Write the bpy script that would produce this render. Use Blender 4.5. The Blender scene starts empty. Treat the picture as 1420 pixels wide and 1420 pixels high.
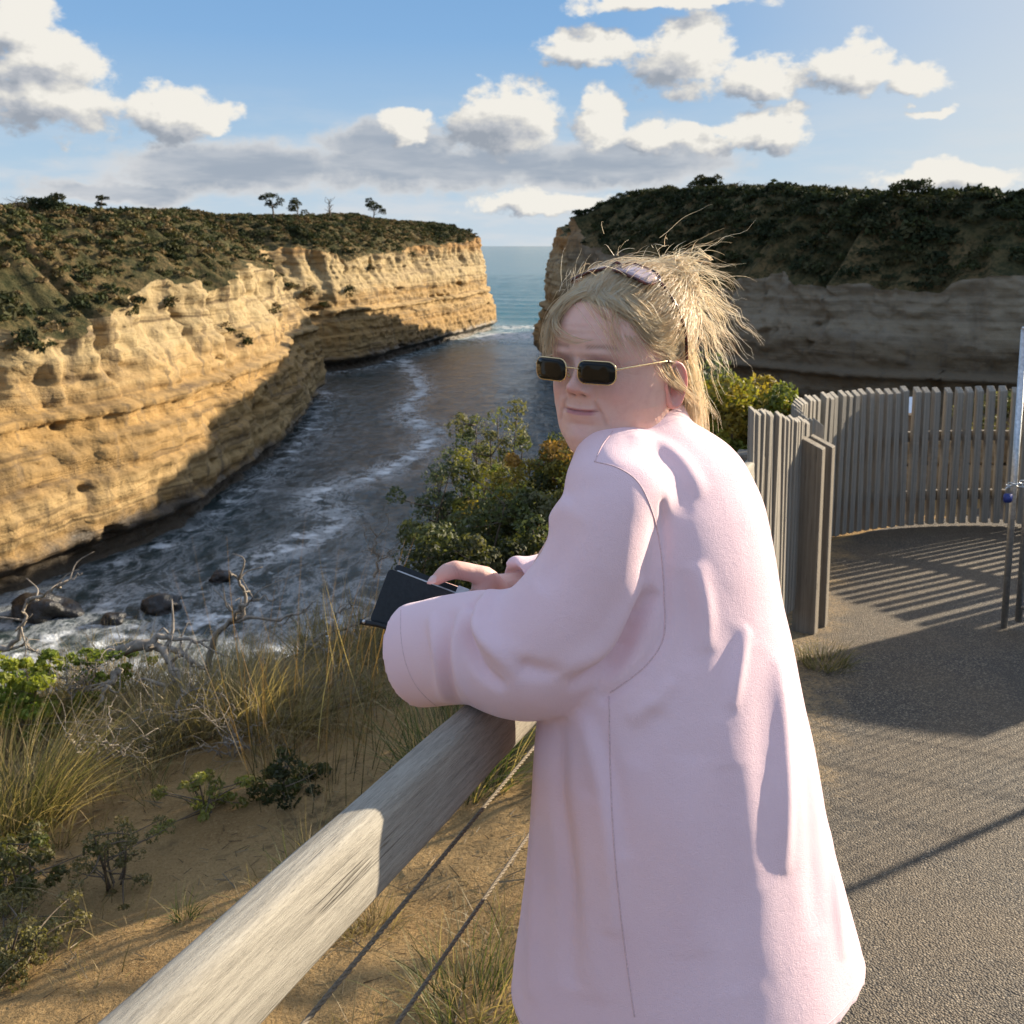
import bpy, bmesh, math, random
import numpy as np
from mathutils import Vector, Matrix
from math import radians, sin, cos, pi, tan

# ---------------------------------------------------------------- camera, sky, sun, exposure
scene = bpy.context.scene
CAM_H, PITCH = 1.72, radians(8.0)
cam_data = bpy.data.cameras.new('camera')
cam_data.sensor_width = 36.0
cam_data.lens = 36.0
cam_data.shift_y = -170.0 / 1420.0
cam_data.clip_start, cam_data.clip_end = 0.05, 60000.0
cam_data.dof.use_dof = True
cam_data.dof.focus_distance = 1.36
cam_data.dof.aperture_fstop = 17.0
cam = bpy.data.objects.new('camera', cam_data)
scene.collection.objects.link(cam)
cam.location = (0, 0, CAM_H)
cam.rotation_euler = (pi / 2 - PITCH, 0, 0)
scene.camera = cam

SUN_AZ, SUN_EL = radians(58.0), radians(18.0)      # azimuth from +Y towards +X
SUN_DIR = Vector((sin(SUN_AZ) * cos(SUN_EL), cos(SUN_AZ) * cos(SUN_EL), sin(SUN_EL)))
sun_data = bpy.data.lights.new('sun', 'SUN')
sun_data.energy = 3.5
sun_data.angle = radians(0.55)
sun_data.color = (1.0, 0.86, 0.66)
sun = bpy.data.objects.new('sun', sun_data)
sun.rotation_euler = SUN_DIR.to_track_quat('Z', 'Y').to_euler()
sun.location = (20, 10, 20)
scene.collection.objects.link(sun)

scene.view_settings.view_transform = 'Standard'
scene.view_settings.look = 'None'
scene.view_settings.gamma = 1.0
scene.view_settings.use_curve_mapping = False
scene.view_settings.exposure = 1.68
scene.render.engine = 'CYCLES'
scene.cycles.use_denoising = True
scene.cycles.max_bounces = 5
scene.cycles.diffuse_bounces = 4
scene.cycles.glossy_bounces = 2
scene.cycles.transparent_max_bounces = 8
scene.cycles.sample_clamp_indirect = 6.0
scene.cycles.caustics_reflective = False
scene.cycles.caustics_refractive = False

# ---------------------------------------------------------------- pixel helpers (photo is 1420 x 1420)
def ray(x, y):
    xc = (x - 710) / 1420; yc = (540 - y) / 1420
    return np.array([xc, cos(PITCH) + yc * sin(PITCH), -sin(PITCH) + yc * cos(PITCH)])
def atY(x, y, Y):
    d = ray(x, y); return np.array([0, 0, CAM_H]) + d * (Y / d[1])
def atz(x, y, z):
    d = ray(x, y); return np.array([0, 0, CAM_H]) + d * ((z - CAM_H) / d[2])

# ---------------------------------------------------------------- numpy noise
def _hash(ix, iy, iz, seed):
    h = (ix.astype(np.int64) * 374761393 + iy.astype(np.int64) * 668265263 + iz.astype(np.int64) * 2147483647 + seed * 1274126177) & 0xffffffff
    h = ((h ^ (h >> 13)) * 1274126177) & 0xffffffff
    h = ((h ^ (h >> 16)) * 2246822519) & 0xffffffff
    return ((h ^ (h >> 15)) & 0xffffff) / float(0xffffff)
def vnoise(p, seed=0):
    p = np.asarray(p, float)
    i = np.floor(p).astype(np.int64); f = p - i
    u = f * f * f * (f * (f * 6 - 15) + 10)
    r = 0
    for dx in (0, 1):
        for dy in (0, 1):
            for dz in (0, 1):
                w = (u[..., 0] if dx else 1 - u[..., 0]) * (u[..., 1] if dy else 1 - u[..., 1]) * (u[..., 2] if dz else 1 - u[..., 2])
                r = r + w * _hash(i[..., 0] + dx, i[..., 1] + dy, i[..., 2] + dz, seed)
    return r * 2 - 1
def fbm(p, octaves=4, seed=0, gain=0.5, lac=2.03):
    p = np.asarray(p, float); a = 1.0; r = 0; t = 0
    for o in range(octaves):
        r = r + a * vnoise(p, seed + o * 17); t += a; a *= gain; p = p * lac + 3.7
    return r / t
def P3(x, y, z=0.0):
    x, y, z = np.broadcast_arrays(np.asarray(x, float), np.asarray(y, float), np.asarray(z, float))
    return np.stack([x, y, z], -1)
def smooth(a, b, x):
    t = np.clip((np.asarray(x, float) - a) / (b - a), 0, 1); return t * t * (3 - 2 * t)

# ---------------------------------------------------------------- mesh helpers
COL = scene.collection
def mesh_np(name, V, F, mat=None, smooth_shade=True, color=None, attrs=None, mat_index=None):
    """V (n,3), F (m,k) integer array or list of arrays with the same k"""
    V = np.ascontiguousarray(V, np.float32); 
    me = bpy.data.meshes.new(name)
    if isinstance(F, np.ndarray):
        m, k = F.shape
        me.vertices.add(len(V)); me.vertices.foreach_set('co', V.ravel())
        me.loops.add(m * k); me.loops.foreach_set('vertex_index', np.ascontiguousarray(F, np.int32).ravel())
        me.polygons.add(m)
        me.polygons.foreach_set('loop_start', np.arange(0, m * k, k, dtype=np.int32))
        me.polygons.foreach_set('loop_total', np.full(m, k, np.int32))
        me.update(calc_edges=True)
        me.validate()
    else:
        me.from_pydata([tuple(v) for v in V.tolist()], [], F)
        me.update()
    n = len(me.polygons)
    me.polygons.foreach_set('use_smooth', np.full(n, bool(smooth_shade)))
    if color is not None:
        c = np.ones((len(V), 4), np.float32); c[:, :color.shape[1]] = color
        a = me.color_attributes.new('col', 'FLOAT_COLOR', 'POINT'); a.data.foreach_set('color', c.ravel())
    if attrs:
        for an, av in attrs.items():
            a = me.attributes.new(an, 'FLOAT', 'POINT'); a.data.foreach_set('value', np.ascontiguousarray(av, np.float32))
    if mat is not None:
        for m_ in (mat if isinstance(mat, (list, tuple)) else [mat]): me.materials.append(m_)
    if mat_index is not None:
        me.polygons.foreach_set('material_index', np.ascontiguousarray(mat_index, np.int32))
    return me
def add(name, me, parent=None, label=None, cat=None, group=None, kind=None, loc=None, rot=None, scale=None):
    o = bpy.data.objects.new(name, me); COL.objects.link(o)
    if loc is not None: o.location = loc
    if rot is not None: o.rotation_euler = rot
    if scale is not None: o.scale = scale if hasattr(scale, '__len__') else (scale,) * 3
    if parent is not None: o.parent = parent
    if label: o['label'] = label
    if cat: o['category'] = cat
    if group: o['group'] = group
    if kind: o['kind'] = kind
    return o
def thing(name, label, cat, loc=(0, 0, 0), rotz=0, group=None):
    return add(name, None, None, label, cat, group, None, loc, (0, 0, rotz))
def grid_faces(nu, nv, closed_u=False):
    """vertex index = i*nv + j, i over u"""
    iu = np.arange(nu if closed_u else nu - 1); jv = np.arange(nv - 1)
    I, J = np.meshgrid(iu, jv, indexing='ij'); I2 = (I + 1) % nu
    return np.stack([I * nv + J, I2 * nv + J, I2 * nv + J + 1, I * nv + J + 1], -1).reshape(-1, 4)
class MB:
    """collects shapes into one mesh"""
    def __init__(self): self.V = []; self.F = []; self.n = 0
    def put(self, V, F):
        V = np.asarray(V, float); self.V.append(V)
        self.F += [tuple(int(a) + self.n for a in f) for f in F]; self.n += len(V)
    def box(self, c, s, M=None):
        x, y, z = [a / 2 for a in s]
        V = np.array([(-x, -y, -z), (x, -y, -z), (x, y, -z), (-x, y, -z), (-x, -y, z), (x, -y, z), (x, y, z), (-x, y, z)])
        if M is not None: V = V @ np.array(M.to_3x3()).T
        self.put(V + np.asarray(c), [(0, 3, 2, 1), (4, 5, 6, 7), (0, 1, 5, 4), (1, 2, 6, 5), (2, 3, 7, 6), (3, 0, 4, 7)])
    def tube(self, pts, r, n=8, caps=True):
        V, F = tube_geo(pts, r, n, caps); self.put(V, F)
    def build(self, name, mat, parent=None, sm=True, **kw):
        me = bpy.data.meshes.new(name); me.from_pydata(np.concatenate(self.V).tolist(), [], self.F)
        me.polygons.foreach_set('use_smooth', np.full(len(me.polygons), sm)); me.materials.append(mat); me.update()
        return add(name, me, parent, **kw)
def frames(pts):
    pts = np.asarray(pts, float); T = np.gradient(pts, axis=0)
    T /= np.linalg.norm(T, axis=1)[:, None] + 1e-12
    N = np.zeros_like(T); a = np.array([0, 0, 1.0]) if abs(T[0][2]) < .9 else np.array([1.0, 0, 0])
    v = a - T[0] * (a @ T[0]); N[0] = v / np.linalg.norm(v)
    for i in range(1, len(pts)):
        v = N[i - 1] - T[i] * (N[i - 1] @ T[i]); N[i] = v / (np.linalg.norm(v) + 1e-12)
    return T, N, np.cross(T, N)
def tube_geo(pts, r, n=8, caps=True):
    pts = np.asarray(pts, float); r = np.broadcast_to(np.asarray(r, float), (len(pts),))
    T, N, B = frames(pts); a = np.arange(n) * 2 * pi / n
    V = (pts[:, None] + r[:, None, None] * (np.cos(a)[None, :, None] * N[:, None] + np.sin(a)[None, :, None] * B[:, None])).reshape(-1, 3)
    F = []
    for i in range(len(pts) - 1):
        for j in range(n):
            F.append((i * n + j, i * n + (j + 1) % n, (i + 1) * n + (j + 1) % n, (i + 1) * n + j))
    if caps: F.append(tuple(range(n - 1, -1, -1))); F.append(tuple((len(pts) - 1) * n + j for j in range(n)))
    return V, F
def spline(pts, n, closed=False):
    """Catmull-Rom through pts (any dimension), n samples, centripetal-ish uniform parameter by chord length"""
    P = np.asarray(pts, float); d = np.r_[0, np.cumsum(np.linalg.norm(np.diff(P, axis=0), axis=1) ** 0.5)]
    t = np.linspace(0, d[-1], n); out = np.zeros((n, P.shape[1]))
    m = np.zeros_like(P)
    for i in range(len(P)):
        if 0 < i < len(P) - 1:
            h0, h1 = d[i] - d[i - 1], d[i + 1] - d[i]
            m[i] = ((P[i] - P[i - 1]) / h0 * h1 + (P[i + 1] - P[i]) / h1 * h0) / (h0 + h1)
        elif i == 0: m[i] = (P[1] - P[0]) / (d[1] - d[0])
        else: m[i] = (P[-1] - P[-2]) / (d[-1] - d[-2])
    k = np.clip(np.searchsorted(d, t, 'right') - 1, 0, len(P) - 2); h = (d[k + 1] - d[k])[:, None]; u = ((t - d[k])[:, None]) / h
    return (2 * u ** 3 - 3 * u ** 2 + 1) * P[k] + (u ** 3 - 2 * u ** 2 + u) * h * m[k] + (-2 * u ** 3 + 3 * u ** 2) * P[k + 1] + (u ** 3 - u ** 2) * h * m[k + 1]
def resample(P, step):
    P = np.asarray(P, float); d = np.r_[0, np.cumsum(np.linalg.norm(np.diff(P, axis=0), axis=1))]
    n = max(2, int(d[-1] / step) + 1); t = np.linspace(0, d[-1], n)
    return np.stack([np.interp(t, d, P[:, k]) for k in range(P.shape[1])], 1), t

# ---------------------------------------------------------------- material helpers
class NT:
    def __init__(self, tree): self.t = tree; self.n = tree.nodes; self.l = tree.links
    def node(self, typ, **kw):
        nd = self.n.new(typ)
        for k, v in kw.items():
            if k == 'inp':
                for a, b in v.items(): self.set(nd.inputs[a], b)
            else: setattr(nd, k, v)
        return nd
    def set(self, sock, v):
        if isinstance(v, bpy.types.NodeSocket): self.l.new(v, sock)
        elif isinstance(v, bpy.types.Node): self.l.new(v.outputs[0], sock)
        else:
            if hasattr(sock.default_value, '__len__') and not hasattr(v, '__len__'): v = (v,) * len(sock.default_value)
            if hasattr(sock.default_value, '__len__') and len(sock.default_value) == 4 and len(v) == 3: v = (*v, 1)
            sock.default_value = v
    def math(self, op, a, b=0.0, c=None, clamp=False):
        nd = self.n.new('ShaderNodeMath'); nd.operation = op; nd.use_clamp = clamp
        self.set(nd.inputs[0], a); self.set(nd.inputs[1], b)
        if c is not None: self.set(nd.inputs[2], c)
        return nd.outputs[0]
    def vmath(self, op, a, b=(0, 0, 0), out=0):
        nd = self.n.new('ShaderNodeVectorMath'); nd.operation = op
        self.set(nd.inputs[0], a); self.set(nd.inputs[1], b)
        return nd.outputs[out]
    def noise(self, vec, scale, detail=4, rough=0.55, dist=0.0, dim='3D', out='Fac'):
        nd = self.n.new('ShaderNodeTexNoise'); nd.noise_dimensions = dim
        if vec is not None: self.set(nd.inputs['Vector'], vec)
        nd.inputs['Scale'].default_value = scale; nd.inputs['Detail'].default_value = detail
        nd.inputs['Roughness'].default_value = rough; nd.inputs['Distortion'].default_value = dist
        return nd.outputs[out]
    def voronoi(self, vec, scale, feature='F1', out='Distance', rnd=1.0):
        nd = self.n.new('ShaderNodeTexVoronoi'); nd.feature = feature
        if vec is not None: self.set(nd.inputs['Vector'], vec)
        nd.inputs['Scale'].default_value = scale; nd.inputs['Randomness'].default_value = rnd
        return nd.outputs[out]
    def ramp(self, fac, stops, interp='LINEAR'):
        nd = self.n.new('ShaderNodeValToRGB'); self.set(nd.inputs[0], fac); r = nd.color_ramp; r.interpolation = interp
        while len(r.elements) < len(stops): r.elements.new(0.5)
        for e, (p, c) in zip(r.elements, sorted(stops, key=lambda s: s[0])):
            e.position = p; e.color = (*c, 1) if hasattr(c, '__len__') else (c, c, c, 1)
        return nd.outputs[0]
    def mix(self, fac, a, b, blend='MIX'):
        nd = self.n.new('ShaderNodeMix'); nd.data_type = 'RGBA'; nd.blend_type = blend
        self.set(nd.inputs[0], fac); self.set(nd.inputs[6], a); self.set(nd.inputs[7], b)
        return nd.outputs[2]
    def maprange(self, v, a, b, c=0.0, d=1.0, sm=True):
        nd = self.n.new('ShaderNodeMapRange'); nd.interpolation_type = 'SMOOTHSTEP' if sm else 'LINEAR'
        for i, x in enumerate((v, a, b, c, d)): self.set(nd.inputs[i], x)
        return nd.outputs[0]
    def bump(self, h, strength=0.5, dist=0.01, normal=None):
        nd = self.n.new('ShaderNodeBump'); self.set(nd.inputs['Height'], h); nd.inputs['Strength'].default_value = strength; nd.inputs['Distance'].default_value = dist
        if normal is not None: self.set(nd.inputs['Normal'], normal)
        return nd.outputs[0]
    def pos(self): return self.node('ShaderNodeNewGeometry').outputs['Position']
    def obj(self): return self.node('ShaderNodeTexCoord').outputs['Object']
    def attr(self, name, out='Color'):
        nd = self.n.new('ShaderNodeAttribute'); nd.attribute_name = name; return nd.outputs[out]
    def sep(self, v): return self.node('ShaderNodeSeparateXYZ', inp={0: v}).outputs
    def scalev(self, v, s): return self.vmath('MULTIPLY', v, s)
def material(name):
    m = bpy.data.materials.new(name); m.use_nodes = True; m.node_tree.nodes.clear()
    t = NT(m.node_tree); out = t.n.new('ShaderNodeOutputMaterial')
    b = t.n.new('ShaderNodeBsdfPrincipled'); t.l.new(b.outputs[0], out.inputs[0])
    b.inputs['Roughness'].default_value = 0.7
    b.inputs['Specular IOR Level'].default_value = 0.3
    return m, t, b, out
def simple_mat(name, color, rough=0.6, metal=0.0, noise_scale=30, var=0.25, bump=0.15, spec=0.4, bdist=0.002, stretch=(1, 1, 1)):
    m, t, b, out = material(name)
    v = t.scalev(t.obj(), stretch)
    n = t.noise(v, noise_scale, 5, 0.6)
    dark = tuple(c * (1 - var) for c in color); lite = tuple(min(1, c * (1 + var)) for c in color)
    t.set(b.inputs['Base Color'], t.ramp(n, [(0.3, dark), (0.7, lite)]))
    b.inputs['Roughness'].default_value = rough; b.inputs['Metallic'].default_value = metal; b.inputs['Specular IOR Level'].default_value = spec
    t.set(b.inputs['Normal'], t.bump(n, bump, bdist))
    return m
# ================================================================ SKY
world = bpy.data.worlds.new('World'); scene.world = world; world.use_nodes = True
def build_world():
    t = NT(world.node_tree); t.n.clear()
    out = t.n.new('ShaderNodeOutputWorld'); bg = t.n.new('ShaderNodeBackground'); t.l.new(bg.outputs[0], out.inputs[0])
    sky = t.node('ShaderNodeTexSky', sky_type='NISHITA', sun_disc=False, sun_elevation=SUN_EL, sun_rotation=SUN_AZ,
                 altitude=20.0, air_density=1.0, dust_density=0.35, ozone_density=2.5)
    gen = t.node('ShaderNodeTexCoord').outputs['Generated']
    # ---- density of the cumulus as a function of direction: clouds seen as blobs on azimuth / elevation
    def blob(x0, y0, x1, y1):
        d0, d1 = ray(x0, y0), ray(x1, y1)
        a = [(math.atan2(d[0], d[1]), math.asin(d[2] / np.linalg.norm(d))) for d in (d0, d1)]
        return ((a[0][0] + a[1][0]) / 2, (a[0][1] + a[1][1]) / 2, abs(a[1][0] - a[0][0]) / 2, abs(a[1][1] - a[0][1]) / 2)
    cumulus = [(-110, 70, 190, 195), (-60, 20, 165, 150), (-60, -30, 95, 90), (150, 105, 330, 205), (230, 130, 320, 200),
               (605, 105, 785, 225), (785, 122, 868, 218), (835, 165, 1010, 218), (520, 145, 600, 200),
               (868, 20, 1040, 140), (740, 38, 900, 95), (980, 80, 1140, 142), (1120, 55, 1240, 142), (1200, 85, 1325, 140),
               (785, -12, 1060, 18), (985, 145, 1150, 205), (1175, 222, 1440, 268), (640, 262, 860, 300), (1245, 150, 1330, 168)]
    band = [(110, 188, 560, 275), (360, 185, 900, 268), (700, 190, 1010, 262), (20, 240, 300, 285), (430, 165, 640, 225)]
    gv = t.vmath('MULTIPLY', gen, (1, 1, 1.5))
    sp = t.sep(gen)
    az = t.math('ARCTAN2', sp[0], sp[1]); el = t.math('ARCSINE', sp[2])
    ae = t.node('ShaderNodeCombineXYZ', inp={0: az, 1: el}).outputs[0]
    w1 = t.noise(gv, 17.0, 4, 0.62, out='Color')
    q = t.vmath('ADD', ae, t.vmath('MULTIPLY', t.vmath('SUBTRACT', w1, (.5, .5, .5)), (.062, .042, 0)))
    def blobs(lst, pt, k=0.12):
        r = None
        for b in lst:
            c = blob(*b)
            dd = t.vmath('MULTIPLY', t.vmath('SUBTRACT', pt, (c[0], c[1], 0)), (1 / c[2], 1 / c[3], 0))
            v = t.math('SUBTRACT', 1.0, t.vmath('LENGTH', dd, out=1))
            r = v if r is None else t.math('SMOOTH_MAX', r, v, k)
        return r
    off = (0.020, 0.018, 0)                                     # a step towards the sun
    fine = t.math('SUBTRACT', t.noise(gv, 26.0, 7, 0.6), 0.5)
    fine1 = t.math('SUBTRACT', t.noise(t.vmath('ADD', gv, (0.011, 0.0, 0.013)), 26.0, 4, 0.6), 0.5)
    pf = blobs(cumulus, q); pf1 = blobs(cumulus, t.vmath('ADD', q, off)); bd = blobs(band, q)
    # the rest of the sky, away from the view, carries scattered cumulus of the same kind
    far = t.maprange(t.math('ABSOLUTE', az), 0.56, 0.75)
    cov = t.math('MULTIPLY', t.maprange(t.noise(gv, 3.2, 2, 0.5), 0.48, 0.72, -0.7, 0.8, False), t.maprange(el, 0.02, 0.1))
    cov = t.math('SUBTRACT', t.math('MULTIPLY', cov, far), t.math('MULTIPLY', t.math('SUBTRACT', 1.0, far), 2.0))
    pf = t.math('MAXIMUM', pf, cov); pf1 = t.math('MAXIMUM', pf1, cov)
    d0 = t.math('ADD', pf, t.math('MULTIPLY', fine, 1.7)); d1 = t.math('ADD', pf1, t.math('MULTIPLY', fine1, 1.7))
    db = t.math('ADD', bd, t.math('MULTIPLY', fine, 0.9))
    a_p = t.maprange(d0, -0.02, 0.34); a_b = t.math('MULTIPLY', t.maprange(db, -0.24, 0.28), 0.92)
    lit = t.math('SUBTRACT', d0, d1)
    shade = t.math('ADD', t.math('MULTIPLY', lit, 0.8), t.math('SUBTRACT', 0.74, t.math('MULTIPLY', t.math('MAXIMUM', t.math('SUBTRACT', d1, 0.15), 0.0), 0.5)), clamp=True)
    ccol = t.ramp(shade, [(0.0, (0.70, 0.78, 0.90)), (0.4, (1.06, 1.10, 1.17)), (0.75, (1.52, 1.49, 1.41)), (1.0, (1.86, 1.80, 1.66))])
    bcol = t.mix(t.maprange(db, 0.0, 0.55), (1.4, 1.4, 1.4), (0.74, 0.84, 0.99))
    skyb = t.node('ShaderNodeHueSaturation', inp={'Saturation': 0.62, 'Value': 0.9, 'Color': sky.outputs[0]}).outputs[0]
    # lower sky as seen in this sea air: pale at the horizon, deep blue higher, warmer and brighter round the sun's side
    grad = t.ramp(t.math('MULTIPLY', el, 2.2), [(0.0, (0.58, 0.67, 0.74)), (0.16, (0.44, 0.60, 0.75)), (0.42, (0.24, 0.44, 0.72)), (0.80, (0.13, 0.30, 0.60)), (1.0, (0.11, 0.26, 0.56))])
    cosd = t.vmath('DOT_PRODUCT', gen, tuple(SUN_DIR), out=1)
    grad = t.mix(t.math('MULTIPLY', t.maprange(cosd, 0.6, 1.0), 0.62), grad, (0.95, 0.90, 0.80))
    grad = t.vmath('MULTIPLY', grad, (2.12, 2.12, 2.12))
    skyb = t.mix(t.maprange(el, 0.62, 0.36), skyb, grad)
    skyc = t.mix(a_b, skyb, bcol)
    # thin bright low cloud towards the sea horizon
    veil = t.math('MULTIPLY', t.maprange(el, 0.17, 0.0), t.maprange(t.noise(t.vmath('MULTIPLY', gen, (1, 1, 5)), 9.0, 4, 0.6), 0.36, 0.7))
    skyc = t.mix(t.math('MULTIPLY', veil, 0.75), skyc, (1.5, 1.52, 1.55))
    skyc = t.mix(a_p, skyc, ccol)
    t.set(bg.inputs[0], skyc); bg.inputs[1].default_value = 0.15
    world.cycles.sampling_method = 'MANUAL'; world.cycles.sample_map_resolution = 256
build_world()
# ================================================================ SETTING: sea, headlands
SEA = -23.3
# ---- base lines of the two cliffs, traced on the waterline
left_px = [(0, 838), (120, 795), (235, 752), (330, 690), (405, 625), (432, 588), 'bluff', (500, 512), (560, 495), (620, 478), (672, 462)]
LB = [(-60, 20), (-46, 48)] + [w for q in left_px for w in ([(-30.6, 163), (-31.2, 172), (-39.5, 182), (-41, 195)] if q == 'bluff' else [tuple(atz(q[0], q[1], SEA)[:2])])] + [(-4.5, 312), (-8, 345), (-40, 420), (-160, 520)]
RB = [(160, 470), (60, 330), (22, 268), (6.5, 241)] + [tuple(atz(x, y, SEA)[:2]) for x, y in [(749, 495)]] + [(7.5, 214), (12, 190), (16, 160), (20, 135), (27, 117), (38, 106), (52, 99), (70, 93), (100, 86), (150, 70)]

def rock_material(name, shade_grey):
    m, t, b, out = material(name)
    p = t.pos(); s = t.sep(p)
    warp = t.math('MULTIPLY', t.math('SUBTRACT', t.noise(p, 0.05, 3, 0.5), 0.5), 2.2)
    z = t.math('ADD', s[2], warp)
    zv = t.node('ShaderNodeCombineXYZ', inp={0: t.math('MULTIPLY', s[0], 0.02), 1: t.math('MULTIPLY', s[1], 0.02), 2: z}).outputs[0]
    broad = t.noise(zv, 0.22, 3, 0.6)
    base = t.ramp(broad, [(0.25, (0.16, 0.095, 0.040)), (0.40, (0.31, 0.195, 0.075)), (0.5, (0.24, 0.155, 0.065)), (0.6, (0.34, 0.235, 0.11)), (0.72, (0.25, 0.15, 0.058)), (0.85, (0.20, 0.12, 0.05))])
    # the upper band weathers to cream
    top = t.math('ADD', s[2], t.math('MULTIPLY', t.math('SUBTRACT', t.noise(p, 0.12, 4, 0.6), 0.5), 5.0))
    base = t.mix(t.math('MULTIPLY', t.maprange(top, -9.5, -6.5), t.maprange(top, 2.0, -1.5)), base, (0.33, 0.25, 0.135))
    base = t.mix(t.math('MULTIPLY', t.maprange(top, -1.0, 2.5), 0.8), base, (0.31, 0.165, 0.052))
    fine = t.noise(zv, 1.6, 6, 0.7)
    base = t.mix(t.math('MULTIPLY', t.maprange(fine, 0.54, 0.66), 0.5), base, (0.11, 0.07, 0.035))
    hard = t.noise(zv, 0.75, 2, 0.5)
    base = t.mix(t.math('MULTIPLY', t.math('SUBTRACT', 1.0, t.math('MULTIPLY', t.math('ABSOLUTE', t.math('SUBTRACT', hard, 0.56)), 22.0), clamp=True), t.maprange(t.noise(p, 0.11, 4, 0.6), 0.4, 0.6, 0.1, 0.85)), base, (0.07, 0.045, 0.025))
    blot = t.noise(p, 0.35, 6, 0.65)
    base = t.mix(t.math('MULTIPLY', t.maprange(blot, 0.5, 0.75), 0.55), base, (0.13, 0.095, 0.055))
    streak = t.noise(t.scalev(p, (1, 1, 0.08)), 0.9, 5, 0.65)
    base = t.mix(t.math('MULTIPLY', t.maprange(streak, 0.52, 0.68), 0.75), base, (0.12, 0.085, 0.05))
    wet = t.maprange(t.math('ADD', z, t.math('MULTIPLY', t.math('SUBTRACT', t.noise(p, 0.4, 5, 0.6), 0.5), 2.5)), -19.6, -21.3)
    base = t.mix(t.math('MULTIPLY', wet, 0.9), base, (0.035, 0.03, 0.025))  # wet zone, drawn higher so its dark colour adds shade at the foot
    if shade_grey: base = t.mix(t.maprange(s[1], 195, 218, shade_grey, 0.2), base, t.mix(t.maprange(top, -9.5, -7.0), (0.082, 0.072, 0.058), (0.18, 0.16, 0.13)))  # grey stone, darkened to paint in the cliff's shade; eased off at the nose
    t.set(b.inputs['Base Color'], t.vmath('MULTIPLY', base, (1.12, 1.10, 1.02)))
    t.set(b.inputs['Roughness'], t.maprange(wet, 0, 1, 0.9, 0.45))
    h = t.math('ADD', t.math('MULTIPLY', t.noise(p, 0.8, 8, 0.65), 0.8), t.math('MULTIPLY', fine, 0.7))
    t.set(b.inputs['Normal'], t.bump(h, 0.9, 0.55))
    return m
M_ROCK = rock_material('golden_limestone', 0.0); M_ROCK_GREY = rock_material('grey_shaded_limestone', 0.82)
def heath_material():
    m, t, b, out = material('heath_ground')
    p = t.pos()
    n = t.noise(p, 0.16, 6, 0.65); n2 = t.noise(p, 1.4, 5, 0.7)
    c = t.ramp(n, [(0.3, (0.05, 0.05, 0.022)), (0.45, (0.10, 0.085, 0.038)), (0.58, (0.17, 0.12, 0.055)), (0.75, (0.24, 0.155, 0.07))])
    c = t.mix(t.maprange(n2, 0.4, 0.65), c, (0.035, 0.04, 0.018))
    t.set(b.inputs['Base Color'], c); b.inputs['Roughness'].default_value = 0.95; b.inputs['Specular IOR Level'].default_value = 0.1
    t.set(b.inputs['Normal'], t.bump(t.noise(p, 1.1, 8, 0.7), 1.0, 0.8))
    return m
M_HEATH = heath_material()

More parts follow.
